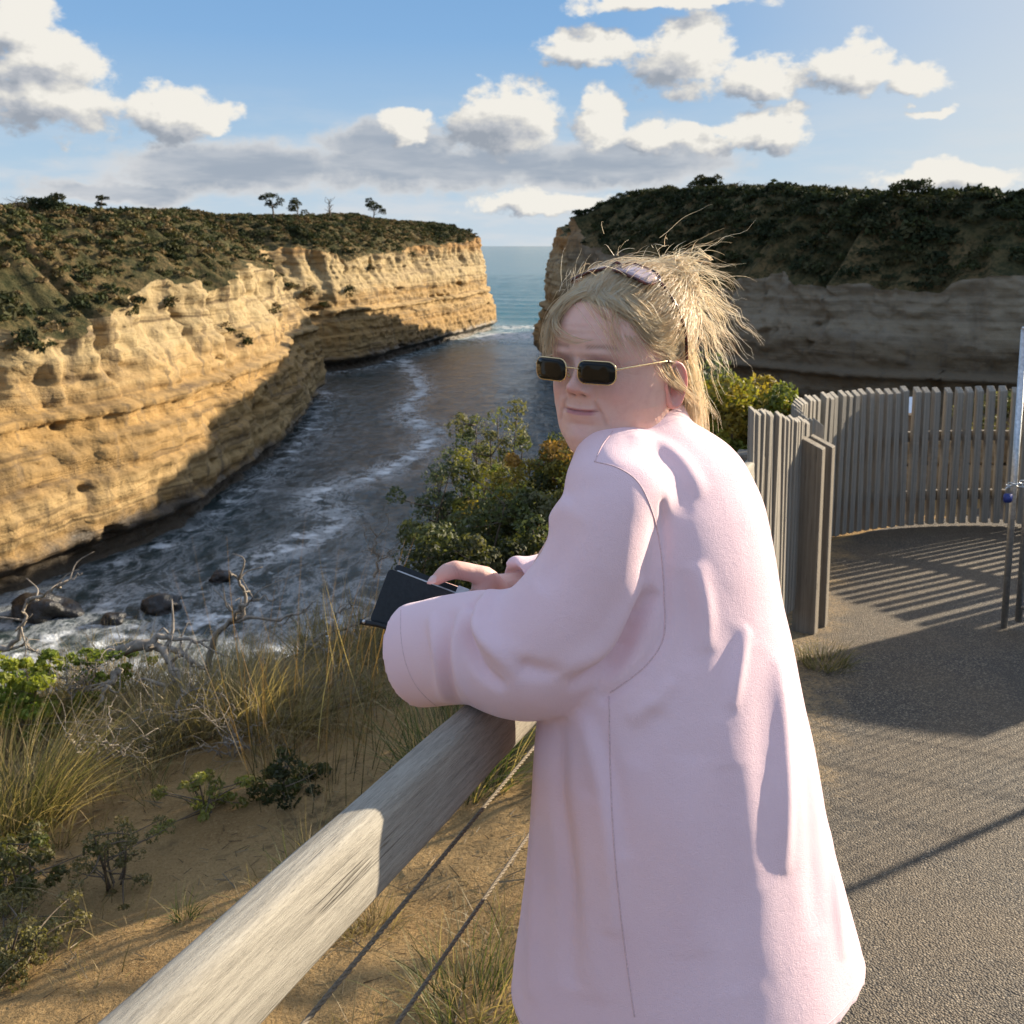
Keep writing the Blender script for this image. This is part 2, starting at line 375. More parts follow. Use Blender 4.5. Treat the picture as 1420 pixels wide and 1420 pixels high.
def headland(name, base, ztop_f, zplat_f, inland, seed, ds=0.42, slope_w=14.0, depth=90.0):
    B = spline(np.array(base, float), 700); B, s = resample(B, ds)
    k = np.ones(5) / 5
    n = len(B)
    T = np.gradient(B, axis=0); T /= np.linalg.norm(T, axis=1)[:, None]
    side = 1.0 if inland == 'left' else -1.0
    Nin = np.stack([-T[:, 1], T[:, 0]], 1) * 1.0                        # left of the direction of travel
    if name == 'right': Nin = Nin
    # smooth the inland direction so that offsets do not cross
    W = 61; ker = np.hanning(W); ker /= ker.sum()
    Ns = np.stack([np.convolve(np.pad(Nin[:, i], W // 2, mode='edge'), ker, 'valid') for i in range(2)], 1)
    Ns /= np.linalg.norm(Ns, axis=1)[:, None]
    ztop = ztop_f(B, s) + 4.4 * fbm(P3(s * 0.055, seed * 7.3), 6, seed, 0.62)
    zpl = zplat_f(B, s)
    nz = 96; v = np.linspace(0, 1, nz)
    Z = (SEA - 1.5) + (ztop[:, None] - SEA + 1.5) * v[None, :]
    S = np.repeat(s[:, None], nz, 1)
    hz = Z - SEA
    inn = (0.10 if name == 'left' else 0.035) * hz
    # ledges: soft and hard beds
    bed = Z + 0.8 * fbm(P3(S * 0.02, 0, seed), 3, seed + 3)
    led = np.zeros_like(Z)
    rs = np.random.RandomState(seed)
    for zz in np.arange(SEA, 8, 1.15):
        zc = zz + rs.uniform(-.4, .4); a = rs.uniform(-0.15, 0.55)
        led += a * smooth(zc - 0.12, zc + 0.12, bed)
    led -= 0.18 * (bed - SEA)
    inn = inn + led * 0.9 + 1.5 * smooth(-11.5, -11.1, bed) + 0.9 * smooth(-13.6, -13.3, bed) - 0.9 * smooth(-12.2, -11.9, bed) + 0.7 * smooth(-16.6, -16.4, bed)
    inn = inn + 2.2 * fbm(P3(S * 0.035, Z * 0.02, seed), 3, seed + 5) + 0.9 * fbm(P3(S * 0.16, Z * 0.10, seed), 4, seed + 6)
    cell = fbm(P3(S * 0.55, Z * 0.5, seed), 4, seed + 9)
    inn = inn + 0.42 * cell + 0.24 * fbm(P3(S * 1.5, Z * 1.9, seed), 3, seed + 10) + 0.16 * np.round(2.2 * fbm(P3(S * 0.5, Z * 1.1, seed), 2, seed + 15))
    pocket = fbm(P3(S * 0.22, Z * 0.34, seed), 3, seed + 14); inn = inn + 1.0 * smooth(0.5, 0.62, pocket)
    # fluted gullies in the soft upper band
    up = smooth(9.5, 3.0, (ztop[:, None] - Z))
    flute = np.abs(fbm(P3(S * 0.16 + 0.25 * fbm(P3(S * .3, Z * .3), 2, 4), Z * 0.03, seed), 4, seed + 12))
    inn = inn + up * (1.4 - 5.5 * flute) * 0.8 + up ** 2 * 1.8
    # notch cut by the waves
    inn = inn + 1.9 * smooth(2.4, 0.9, hz + 0.35 * cell) * smooth(-1.0, 0.2, hz)
    X = B[:, None, 0] + Ns[:, None, 0] * inn; Y = B[:, None, 1] + Ns[:, None, 1] * inn
    V = np.stack([X, Y, Z], -1).reshape(-1, 3)
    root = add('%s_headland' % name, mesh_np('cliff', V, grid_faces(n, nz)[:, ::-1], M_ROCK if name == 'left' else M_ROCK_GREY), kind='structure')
    root.name = 'headland'
    # ---- top: vegetated slope and plateau
    ne = 44; e = np.r_[np.linspace(0, slope_w, 26), np.linspace(slope_w, depth, ne - 25)[1:]]
    E = np.repeat(e[None, :], n, 0)
    x0 = X[:, -1][:, None]; y0 = Y[:, -1][:, None]
    bl = smooth(4, 30, E)
    dirx = Ns[:, None, 0] * (1 - bl) + inland[0] * bl; diry = Ns[:, None, 1] * (1 - bl) + inland[1] * bl
    TX = x0 + dirx * E; TY = y0 + diry * E
    rise = smooth(-0.25, 1, E / slope_w) ; rise = (rise - rise[:, :1]) / (1 - rise[:, :1])
    TZ = ztop[:, None] + (zpl[:, None] - ztop[:, None]) * rise + 0.9 * fbm(P3(TX * 0.07, TY * 0.07, seed), 4, seed + 20) * smooth(0, 5, E) + 0.5 * fbm(P3(TX * .35, TY * .35), 3, seed + 21) * smooth(0, 2, E)
    TZ = TZ - 0.02
    VT = np.stack([TX, TY, TZ], -1).reshape(-1, 3)
    add('headland_top', mesh_np('headland_top', VT, grid_faces(n, len(e))[:, ::-1], M_HEATH), kind='structure')
    return dict(B=B, s=s, TX=TX, TY=TY, TZ=TZ, E=E, V=V, ztop=ztop, zpl=zpl, Ns=Ns)

def ztop_left(B, s): return np.interp(B[:, 1], [20, 66, 82, 100, 130, 160, 200, 260, 300, 400], [-6.5, -6.0, -4.6, -2.4, -2.2, -3.6, -1.0, 2.5, 3.6, 3.6])
def zpl_left(B, s): return np.interp(B[:, 1], [20, 66, 100, 160, 250, 300, 420], [5.0, 5.2, 5.0, 6.2, 8.6, 8.0, 6.5])
HL = headland('left', LB, ztop_left, zpl_left, (-1.0, 0.05), 3)
_sr = None
def ztop_right(B, s):
    return np.where(B[:, 1] > 208, np.interp(B[:, 0], [0, 7.5, 14, 60], [5.6, 5.6, 4.5, 4]), np.interp(B[:, 1], [70, 93, 120, 160, 208], [-1.8, -2.2, -2.4, -3.0, 3.6]))
def zpl_right(B, s):
    return np.where(B[:, 1] > 236, np.interp(B[:, 0], [0, 7.5, 20], [6.2, 7.5, 8]), np.interp(B[:, 1], [70, 93, 120, 160, 215, 232], [6.6, 6.6, 7.4, 10.5, 11.8, 6.3]))
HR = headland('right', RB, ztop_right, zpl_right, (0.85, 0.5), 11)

# ---- sea
def sea():
    na, nr = 620, 520
    ang = np.linspace(radians(-48), radians(60), na); r = np.r_[np.geomspace(34, 900, nr - 40), np.geomspace(930, 40000, 40)]
    A, R = np.meshgrid(ang, r, indexing='ij'); X = R * np.sin(A); Y = R * np.cos(A)
    fade = smooth(1500, 200, R)
    ins = smooth(300, 250, Y) * smooth(60, 20, np.abs(X))
    h = 0.16 * fbm(P3(X * 0.30, Y * 0.30), 4, 31) * fade + 0.10 * fbm(P3(X * 0.9, Y * 0.9), 3, 33) * smooth(300, 60, R)
    sw = np.sin((Y * 0.9 + X * 0.25) * 2 * pi / 26 + 2.5 * fbm(P3(X * .02, Y * .02), 2, 35)); h = h + 0.5 * np.maximum(sw, -0.3) ** 3 * fade * smooth(230, 300, Y)
    Z = SEA + h
    V = np.stack([X, Y, Z], -1).reshape(-1, 3)
    # how close to a cliff, for the wash
    xy = V[:, :2]; d = np.full(len(V), 1e3)
    near = (np.abs(xy[:, 1]) < 420) & (np.abs(xy[:, 0]) < 170)
    idx = np.where(near)[0]
    for Bp, sub in ((HL['B'], 12), (HR['B'], 12)):
        Q = Bp[::sub]
        for c in np.array_split(idx, 60):
            dd = np.sqrt(((xy[c][:, None, :] - Q[None]) ** 2).sum(-1)).min(1); d[c] = np.minimum(d[c], dd)
    # wandering foam line down the middle of the inlet and broken water at the near shore and the mouth
    line = np.array([atz(x, y, SEA)[:2] for x, y in [(560, 500), (585, 540), (560, 575), (600, 600), (560, 640), (500, 665), (430, 690), (470, 720), (400, 760), (330, 790)]])
    Lp, _ = resample(spline(line, 80), 2.0)
    fl = np.zeros(len(V))
    for c in np.array_split(idx, 60):
        dd = np.sqrt((((xy[c][:, None, :] - Lp[None]) * [1, 0.45]) ** 2).sum(-1)).min(1); fl[c] = np.exp(-(dd / 2.6) ** 2)
    shore = np.exp(-d / 3.0)
    nearshore = smooth(98, 62, V[:, 1]) * 0.66
    mouth = np.exp(-((V[:, 1] - 285) / 26) ** 2) * smooth(40, 10, np.abs(V[:, 0])) * 0.85
    surf = np.exp(-((V[:, 1] - 318 - 6 * vnoise(P3(V[:, 0] * .05, 0, 1), 5)) / 9) ** 2) * 0.8
    foam = np.clip(np.maximum.reduce([fl * 0.75, shore * 0.8, nearshore, mouth, surf]), 0, 1)
    m, t, b, out = material('sea_water')
    p = t.pos(); f = t.attr('foam', 'Fac')
    sw = t.vmath('ADD', p, t.vmath('MULTIPLY', t.vmath('SUBTRACT', t.noise(p, 0.10, 3, 0.5, out='Color'), (.5, .5, .5)), (5, 5, 0)))
    n1 = t.noise(t.scalev(sw, (1, 0.45, 1)), 0.42, 10, 0.68, 0.3)
    vein = t.math('SUBTRACT', 1.0, t.math('MULTIPLY', t.math('ABSOLUTE', t.math('SUBTRACT', n1, 0.5)), 7.0), clamp=True)
    lace = t.math('MAXIMUM', t.math('MULTIPLY', t.math('POWER', vein, 2.5), 0.75), t.maprange(t.noise(sw, 0.12, 6, 0.65), 0.53, 0.72))
    fm = t.math('MULTIPLY', lace, t.math('ADD', 0.05, t.math('MULTIPLY', f, 0.95)))
    solid = t.maprange(t.math('ADD', f, t.math('MULTIPLY', t.math('SUBTRACT', t.noise(p, 0.5, 7, 0.65), 0.5), 1.7)), 0.60, 0.95)
    fm = t.math('MAXIMUM', fm, solid, clamp=True)
    s = t.sep(p)
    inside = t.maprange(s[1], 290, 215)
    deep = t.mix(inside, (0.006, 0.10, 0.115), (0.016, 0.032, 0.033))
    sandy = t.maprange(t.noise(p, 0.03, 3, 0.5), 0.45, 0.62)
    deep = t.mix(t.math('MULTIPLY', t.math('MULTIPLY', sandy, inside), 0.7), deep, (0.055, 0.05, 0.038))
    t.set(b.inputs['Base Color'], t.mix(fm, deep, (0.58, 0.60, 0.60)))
    t.set(b.inputs['Roughness'], t.maprange(fm, 0, 1, 0.14, 0.8))
    b.inputs['IOR'].default_value = 1.33; b.inputs['Specular IOR Level'].default_value = 0.27
    hh = t.math('ADD', t.noise(t.scalev(p, (1, .6, 1)), 0.55, 8, 0.62, 0.5), t.math('MULTIPLY', fm, 0.15))
    t.set(b.inputs['Normal'], t.bump(hh, 0.75, 0.9))
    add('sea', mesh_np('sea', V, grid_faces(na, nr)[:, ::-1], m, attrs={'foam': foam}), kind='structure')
sea()

# ---- foliage helper: leaf-sized faces spread through many crowns at once
def leaf_cloud(C, R, n_leaf, leaf, seed, flat=0.75, lo=-0.15, cols=None, lump=True):
    """C (k,3) crown centres, R (k,) radii; returns V,F,colour arrays of small bent quads"""
    rs = np.random.RandomState(seed); k = len(C); n = k * n_leaf
    d = rs.normal(size=(n, 3)); d /= np.linalg.norm(d, axis=1)[:, None]; d[:, 2] = np.where(d[:, 2] < lo, -d[:, 2], d[:, 2])
    ci = np.repeat(np.arange(k), n_leaf)
    rad = rs.uniform(0.55, 1.0, n) ** 0.6
    if lump: rad *= 0.78 + 0.42 * fbm(d * 2.1 + ci[:, None] * 5.13, 3, seed + 1)+0.1
    c = C[ci] + d * (rad * R[ci])[:, None] * np.array([1, 1, flat])
    nrm = d * 0.8 + rs.normal(size=(n, 3)) * 0.55; nrm /= np.linalg.norm(nrm, axis=1)[:, None]
    a = np.cross(nrm, rs.normal(size=(n, 3))); a /= np.linalg.norm(a, axis=1)[:, None]; b = np.cross(nrm, a)
    sz = (leaf if np.isscalar(leaf) else leaf[ci]) * rs.uniform(0.6, 1.35, n)
    a *= sz[:, None]; b *= (sz * 0.55)[:, None]
    V = np.stack([c - a, c - b * 0.9 + nrm * 0.1 * sz[:, None], c + a, c + b * 0.9 + nrm * 0.1 * sz[:, None]], 1).reshape(-1, 3)
    F = np.arange(n * 4).reshape(-1, 4)
    base = cols[ci] if cols is not None else np.tile([0.05, 0.07, 0.025], (n, 1))
    col = base * rs.uniform(0.7, 1.35, (n, 1))
    return V, F, np.repeat(col, 4, 0)
def leaf_material(name, trans=0.35, rough=0.6, spec=0.3):
    m, t, b, out = material(name)
    c = t.attr('col')
    t.set(b.inputs['Base Color'], c); b.inputs['Roughness'].default_value = rough; b.inputs['Specular IOR Level'].default_value = spec
    tr = t.node('ShaderNodeBsdfTranslucent'); t.set(tr.inputs[0], t.mix(1.0, c, (1.5, 1.5, 0.7), 'MULTIPLY'))
    mx = t.node('ShaderNodeMixShader', inp={0: trans, 1: b.outputs[0], 2: tr.outputs[0]})
    t.l.new(mx.outputs[0], out.inputs[0])
    return m
M_LEAF = leaf_material('leaves'); M_LEAF_FAR = leaf_material('heath_leaves', 0.12, 0.8, 0.1)
def bark_material(name, c0, c1):
    m, t, b, out = material(name); p = t.obj()
    n = t.noise(t.scalev(p, (1, 1, 0.3)), 40, 6, 0.65)
    t.set(b.inputs['Base Color'], t.ramp(n, [(0.3, c0), (0.7, c1)])); b.inputs['Roughness'].default_value = 0.85
    t.set(b.inputs['Normal'], t.bump(n, 0.6, 0.004)); return m
M_BARK = bark_material('bark', (0.06, 0.045, 0.03), (0.16, 0.12, 0.08))

def scrub(H, name, label, n, seed, emin, emax, rmin, rmax, cols, ylim=None, keep=None):
    rs = np.random.RandomState(seed)
    i = rs.randint(0, H['TX'].shape[0], n * 3); ev = rs.uniform(0, 1, n * 3) ** 0.7 * (emax - emin) + emin
    e = H['E'][0]; j = np.clip(np.searchsorted(e, ev), 0, len(e) - 1)
    C = np.stack([H['TX'][i, j], H['TY'][i, j], H['TZ'][i, j]], 1)
    ok = (C[:, 1] > 30) & (C[:, 1] < 330) & (np.abs(np.arctan2(C[:, 0], C[:, 1])) < radians(46))
    if keep is not None: ok &= keep(C, ev)
    C = C[ok][:n]; k = len(C); C[:, :2] += rs.uniform(-.6, .6, (k, 2))
    R = rs.uniform(rmin, rmax, k) * (0.8 + 0.4 * rs.rand(k) ** 3)
    pal = np.array(cols); cc = pal[rs.randint(0, len(pal), k)]
    dist = np.linalg.norm(C[:, :2], axis=1)
    V, F, col = leaf_cloud(C + [0, 0, 0.12], R, 64, 0.19 * R + 0.05, seed, 0.62, -0.1, cc)
    add(name, mesh_np(name, V, F, M_LEAF_FAR, False, col), label=label, cat='scrub', kind='stuff')
    return C
heath_cols = [(0.075, 0.075, 0.03), (0.12, 0.095, 0.045), (0.045, 0.05, 0.02), (0.17, 0.12, 0.06), (0.09, 0.085, 0.036), (0.14, 0.10, 0.05), (0.05, 0.058, 0.024)]
dark_cols = [(0.026, 0.033, 0.015), (0.038, 0.045, 0.018), (0.022, 0.029, 0.013), (0.05, 0.05, 0.023)]
def heath_keep(C, ev):
    return fbm(P3(C[:, 0] * .05, C[:, 1] * .05), 3, 77) + 0.25 * (ev / 14) > -0.12
scrub(HL, 'coastal_heath', 'low brown and green heath covering the sunlit headland top', 3000, 5, 12, 40, 0.4, 1.15, heath_cols, keep=heath_keep)
scrub(HL, 'slope_heath', 'knee high brown and olive bushes on the slope above the golden cliff', 5200, 15, 0.3, 15, 0.35, 1.0, heath_cols + dark_cols[:2])
scrub(HL, 'hanging_scrub', 'dark green scrub spilling over the rim of the golden cliff', 620, 6, 0.0, 9, 0.6, 1.6, dark_cols, keep=lambda C, ev: (C[:, 1] < 84) | (fbm(P3(C[:, 0] * .06, C[:, 1] * .06), 2, 78) > 0.12))
scrub(HR, 'shaded_scrub', 'dense dark scrub hanging over the rim of the shaded cliff', 2300, 7, 0.0, 16, 0.8, 1.9, dark_cols, keep=lambda C, ev: (C[:, 1] < 206) | (C[:, 0] > 13))
scrub(HR, 'plateau_scrub', 'pale green heath on the plateau behind the shaded cliff rim', 900, 8, 14, 60, 0.8, 1.8, heath_cols + dark_cols, keep=lambda C, ev: C[:, 1] < 225)

# ---- bushes rooted on the ledges of the golden cliff
def ledge_bushes():
    Vc = HL['V'][::3]; f = Vc[:, 1] * cos(PITCH) - (Vc[:, 2] - CAM_H) * sin(PITCH); u = Vc[:, 1] * sin(PITCH) + (Vc[:, 2] - CAM_H) * cos(PITCH)
    ok = f > 20; px = np.where(ok, 710 + 1420 * Vc[:, 0] / np.maximum(f, 1), -9e3); py = np.where(ok, 540 - 1420 * u / np.maximum(f, 1), -9e3); rs = np.random.RandomState(4)
    for k, (x, y, r) in enumerate([(335, 462, 1.1), (325, 452, .9), (430, 408, 1.5), (410, 400, 1.3), (452, 420, 1.2), (385, 430, 1.0), (240, 420, .9), (180, 415, 1.2), (150, 428, 1.0), (95, 452, 1.3), (60, 470, 1.3), (30, 478, 1.2), (290, 395, .9), (490, 400, 1.3), (520, 372, 1.4), (575, 345, 1.5)]):
        d = (px - x) ** 2 + (py - y) ** 2; c = np.where(d < 60)[0]
        if not len(c): continue
        i = c[np.argmin(Vc[c, 1])]; C = Vc[i] + rs.normal(size=(5, 3)) * np.array([.5, .8, .35]) * r
        V, F, col = leaf_cloud(C, rs.uniform(.5, .9, 5) * r, 70, 0.14 * r + .04, 300 + k, .7, -.3, np.array(dark_cols + heath_cols)[rs.randint(0, 8, 5)])
        add('ledge_bush', mesh_np('ledge_bush', V - Vc[i], F, M_LEAF_FAR, False, col), None, 'low scrubby bush clinging to a ledge of the golden cliff', 'bush', 'bushes on the golden cliff', None, tuple(Vc[i]))
ledge_bushes()
# ---- single trees that stand out on the two skylines
def tree(name, label, x, y, H, ev, height, rad, seed, cols, group=None, bare=False):
    """stands on a headland top where the pixel column x meets inland distance ev"""
    j = int(np.argmin(np.abs(H['E'][0] - ev))); az = math.atan2(ray(x, y)[0], ray(x, y)[1])
    good = np.abs(np.arctan2(H['TX'][:, j], H['TY'][:, j]) - az)
    i = int(np.argmin(good + 0.00002 * np.abs(H['TY'][:, j])))
    base = np.array([H['TX'][i, j], H['TY'][i, j], H['TZ'][i, j]])
    topz = CAM_H + (ray(x, y)[2] / ray(x, y)[1]) * base[1]
    height = max(1.5, topz - base[2])
    root = thing(name, label, 'tree', tuple(base), 0, group)
    rs = np.random.RandomState(seed); mb = MB(); tips = []
    trunk = spline([(0, 0, -0.3), (rs.uniform(-.1, .1) * height, rs.uniform(-.1, .1) * height, .35 * height), (rs.uniform(-.12, .12) * height, 0, .72 * height)], 8)
    mb.tube(trunk, np.linspace(0.055, 0.025, 8) * height * .7, 7)
    for q in range(9 if not bare else 14):
        a = rs.uniform(0, 2 * pi); s0 = trunk[rs.randint(3, 8)]
        tip = s0 + np.array([cos(a) * rad * rs.uniform(.45, .9), sin(a) * rad * rs.uniform(.45, .9), height * rs.uniform(.08, .34)])
        mid = (s0 + tip) / 2 + rs.normal(size=3) * .05 * height
        mb.tube(spline([s0, mid, tip], 6), np.linspace(0.018, 0.006, 6) * height * .7, 5); tips.append(tip)
    mb.build('trunk', M_BARK, root)
    if not bare:
        C = np.array(tips + [trunk[-1] + [0, 0, .1 * height]]); R = rs.uniform(.34, .55, len(C)) * rad
        V, F, col = leaf_cloud(C, R, 130, 0.07 * rad + 0.03, seed, 0.7, -0.5, np.array(cols)[rs.randint(0, len(cols), len(C))])
        add('crown', mesh_np('crown', V, F, M_LEAF_FAR, False, col), root)
    return root
tree('coastal_tree', 'round topped tree with a clear trunk on the sunlit headland skyline', 379, 265, HL, 12, 4, 2.1, 1, dark_cols)
tree('coastal_tree', 'small dark round bush alone on the bare heath skyline of the sunlit headland', 141, 271, HL, 16, 2, 0.75, 2, dark_cols)
tree('coastal_tree', 'broad dark shrub above the hanging scrub on the sunlit headland', 70, 275, HL, 10, 3, 2.2, 3, dark_cols)
tree('coastal_tree', 'low spreading tree beside the round topped tree on the headland', 410, 278, HL, 12, 3, 2.0, 4, dark_cols)
tree('coastal_tree', 'leafless twiggy tree on the sunlit headland skyline', 458, 270, HL, 12, 3, 1.8, 5, dark_cols, bare=True)
tree('coastal_tree', 'flat topped shrub near the seaward end of the sunlit headland', 516, 280, HL, 12, 3, 2.6, 6, dark_cols)
tree('coastal_tree', 'leafless twiggy bush at the inland end of the sunlit headland skyline', 20, 268, HL, 12, 3, 1.6, 16, dark_cols, bare=True)
tree('coastal_tree', 'tall dense dark tree on the skyline of the shaded headland', 1268, 254, HR, 14, 4, 2.6, 7, dark_cols)
tree('coastal_tree', 'rounded dark shrub below the tall dense tree on the shaded headland', 1205, 276, HR, 9, 4, 2.2, 8, dark_cols)
tree('coastal_tree', 'rounded pale edged shrub beside the tall dense tree on the shaded headland', 1292, 272, HR, 9, 4, 2.2, 9, dark_cols)
tree('coastal_tree', 'leafless spindly tree on the skyline of the shaded headland', 1058, 252, HR, 14, 4, 2.0, 10, dark_cols, bare=True)
tree('coastal_tree', 'bushy tree on the highest rise of the shaded headland', 978, 250, HR, 14, 4, 3.0, 11, dark_cols)
tree('coastal_tree', 'small lone bush near the seaward tip of the shaded headland', 806, 287, HR, 10, 2, 1.6, 12, dark_cols)
tree('coastal_tree', 'twin stemmed sparse tree on the shaded headland skyline', 1020, 252, HR, 16, 4, 2.2, 13, dark_cols, bare=True)
# ================================================================ NEAR GROUND
RA = atY(651, 973, 1.3); RD = ray(1218, 480); RD = RD / RD[1]          # a point and the direction of the handrail
LAT = np.array([0.941, -0.338, 0.0])                                    # from the rail towards the path
def plane_z(Y): return 0.13 - 0.062 * np.asarray(Y, float)
def rail_x(Y): return RA[0] + RD[0] * (np.asarray(Y, float) - 1.3)
EDGE = np.array([(-30, 2.5), (-14, 4.2), (-6, 5.1), (-2.9, 5.5), (-1.7, 5.6), (-1.05, 6.1), (-0.85, 7.3), (-0.5, 9.0), (0.6, 10.6), (2.5, 11.8), (6, 12.6), (14, 13.5), (40, 15)])
def edge_y(X): 
    return np.interp(X, EDGE[:, 0], EDGE[:, 1])
def zg(X, Y):
    X = np.asarray(X, float); Y = np.asarray(Y, float)
    d = (rail_x(Y) - X) * 0.941
    z = plane_z(np.clip(Y, -8, 14)) - 0.15 * smooth(0.0, 0.9, d) * np.clip(d, 0, 3.4) - 0.02 * smooth(-0.1, 0.15, d)
    rough = smooth(0.05, 0.5, d)
    z = z + rough * (0.07 * fbm(P3(X * 0.9, Y * 0.9), 4, 51) + 0.018 * fbm(P3(X * 6, Y * 6), 3, 52))
    z = z + rough * 0.12 * smooth(4.3, 5.3, Y) * fbm(P3(X * 1.3, Y * 1.3), 3, 53)
    # over the edge
    ed = Y - edge_y(X) - 0.25 * fbm(P3(X * 1.1, Y * 0.6), 3, 55)
    # the promontory right of the little bay drops on its seaward side too
    out = np.maximum(ed, 0)
    z = z - np.minimum(2.2 * out ** 1.25, 24.5) - 0.12 * smooth(-0.5, 0, ed)
    return z
def ground_hit(x, y, n=400):
    d = ray(x, y); t = np.linspace(0.5, 40, 6000); p = np.array([0, 0, CAM_H]) + d[None] * t[:, None]
    b = p[:, 2] - zg(p[:, 0], p[:, 1]); k = np.where(b < 0)[0]
    if len(k) and p[k[0]][2] > -1.6: return p[k[0]]
    Y = 5.2; x = atY(x, y, Y)[0]                                   # just over the rim: root it on the rim
    Y = min(Y, float(edge_y(x)) - .15); return np.array([x, Y, float(zg(x, Y))])

def sand_material():
    m, t, b, out = material('ochre_sand')
    p = t.pos()
    n = t.noise(p, 2.2, 6, 0.6); f = t.noise(p, 90, 5, 0.75); g = t.noise(p, 14, 6, 0.7)
    c = t.ramp(n, [(0.3, (0.31, 0.19, 0.078)), (0.55, (0.44, 0.285, 0.125)), (0.75, (0.37, 0.23, 0.095))])
    c = t.mix(t.maprange(f, 0.5, 0.72), c, (0.54, 0.37, 0.18)); c = t.mix(t.maprange(f, 0.44, 0.3), c, (0.15, 0.09, 0.04))
    lit = t.math('MULTIPLY', t.maprange(t.noise(p, 1.1, 5, 0.7), 0.5, 0.66), t.maprange(g, 0.42, 0.62))
    c = t.mix(t.math('MULTIPLY', lit, 0.75), c, (0.085, 0.065, 0.035))
    t.set(b.inputs['Base Color'], c); b.inputs['Roughness'].default_value = 0.95; b.inputs['Specular IOR Level'].default_value = 0.1
    h = t.math('ADD', t.math('ADD', t.math('MULTIPLY', f, 0.35), g), t.math('MULTIPLY', t.noise(p, 38, 4, 0.7), 0.6))
    t.set(b.inputs['Normal'], t.bump(h, 1.0, 0.05)); return m
M_SAND = sand_material()
def near_ground():
    x = np.r_[np.linspace(-30, -5, 50)[:-1], np.linspace(-5, 4, 300)[:-1], np.linspace(4, 40, 60)]
    y = np.r_[np.linspace(-8, 0, 20)[:-1], np.linspace(0, 9, 300)[:-1], np.linspace(9, 34, 70)]
    X, Y = np.meshgrid(x, y, indexing='ij'); Z = zg(X, Y)
    add('ground', mesh_np('ground', np.stack([X, Y, Z], -1).reshape(-1, 3), grid_faces(len(x), len(y)), M_SAND), kind='structure')
near_ground()
def asphalt_material():
    m, t, b, out = material('asphalt')
    p = t.pos()
    v = t.voronoi(p, 170, 'F1'); vc = t.voronoi(p, 170, 'F1', 'Color'); n = t.noise(p, 1.3, 6, 0.6); s = t.sep(vc)
    c = t.ramp(s[0], [(0.0, (0.045, 0.036, 0.026)), (0.5, (0.10, 0.078, 0.052)), (0.85, (0.19, 0.15, 0.10)), (1.0, (0.36, 0.29, 0.20))])
    c = t.mix(t.maprange(v, 0.45, 0.75), c, (0.035, 0.032, 0.028))
    c = t.mix(t.math('MULTIPLY', t.maprange(n, 0.35, 0.7), 0.4), c, (0.17, 0.115, 0.06))
    st = t.noise(t.scalev(p, (1, 0.5, 1)), 0.8, 7, 0.65); c = t.mix(t.math('MULTIPLY', t.maprange(st, 0.5, 0.68), 0.45), c, (0.045, 0.038, 0.03))
    sx = t.sep(p); ed = t.math('SUBTRACT', sx[0], t.math('ADD', t.math('MULTIPLY', sx[1], float(RD[0])), float(RA[0] - RD[0] * 1.3)))
    dr = t.maprange(t.math('ADD', ed, t.math('MULTIPLY', t.math('SUBTRACT', t.noise(p, 5, 6, 0.7), 0.5), 0.9)), 0.5, 0.15)
    c = t.mix(t.math('MULTIPLY', dr, t.maprange(t.noise(p, 60, 4, 0.7), 0.35, 0.6)), c, (0.33, 0.22, 0.10))
    t.set(b.inputs['Base Color'], c); b.inputs['Roughness'].default_value = 0.72; b.inputs['Specular IOR Level'].default_value = 0.35
    h = t.math('SUBTRACT', t.math('MULTIPLY', s[1], 0.5), v)
    t.set(b.inputs['Normal'], t.bump(h, 0.9, 0.006)); return m
M_ASPHALT = asphalt_material()
def path():
    y = np.linspace(-7, 9.6, 300); u = np.linspace(0, 1, 40)
    # left border follows the rail and then the curved fence
    ly = np.array([-7, 0, 2, 3.6, 4.6, 4.9, 5.8, 6.6, 7.1, 7.45, 7.7, 9.6]); lx = rail_x(ly) + np.array([.2, .2, .2, .2, .16, .10, .02, .12, .5, .9, 1.3, 1.9])
    L = np.interp(y, ly, lx) + 0.03 * fbm(P3(y * 2, 0, 0), 3, 60); Rr = np.interp(y, [-7, 4, 7, 9.6], [9, 9, 8, 7.0])
    X = L[:, None] + (Rr - L)[:, None] * u[None] ** 1.6; Y = np.repeat(y[:, None], 40, 1)
    Z = np.maximum(plane_z(Y), zg(X, Y)) + 0.006 + 0.006 * fbm(P3(X * .8, Y * .8), 2, 61) + 0.004
    add('path', mesh_np('path', np.stack([X, Y, Z], -1).reshape(-1, 3), grid_faces(300, 40)[:, ::-1], M_ASPHALT), kind='structure')
path()
def path_z(Y): return float(plane_z(Y)) + 0.01

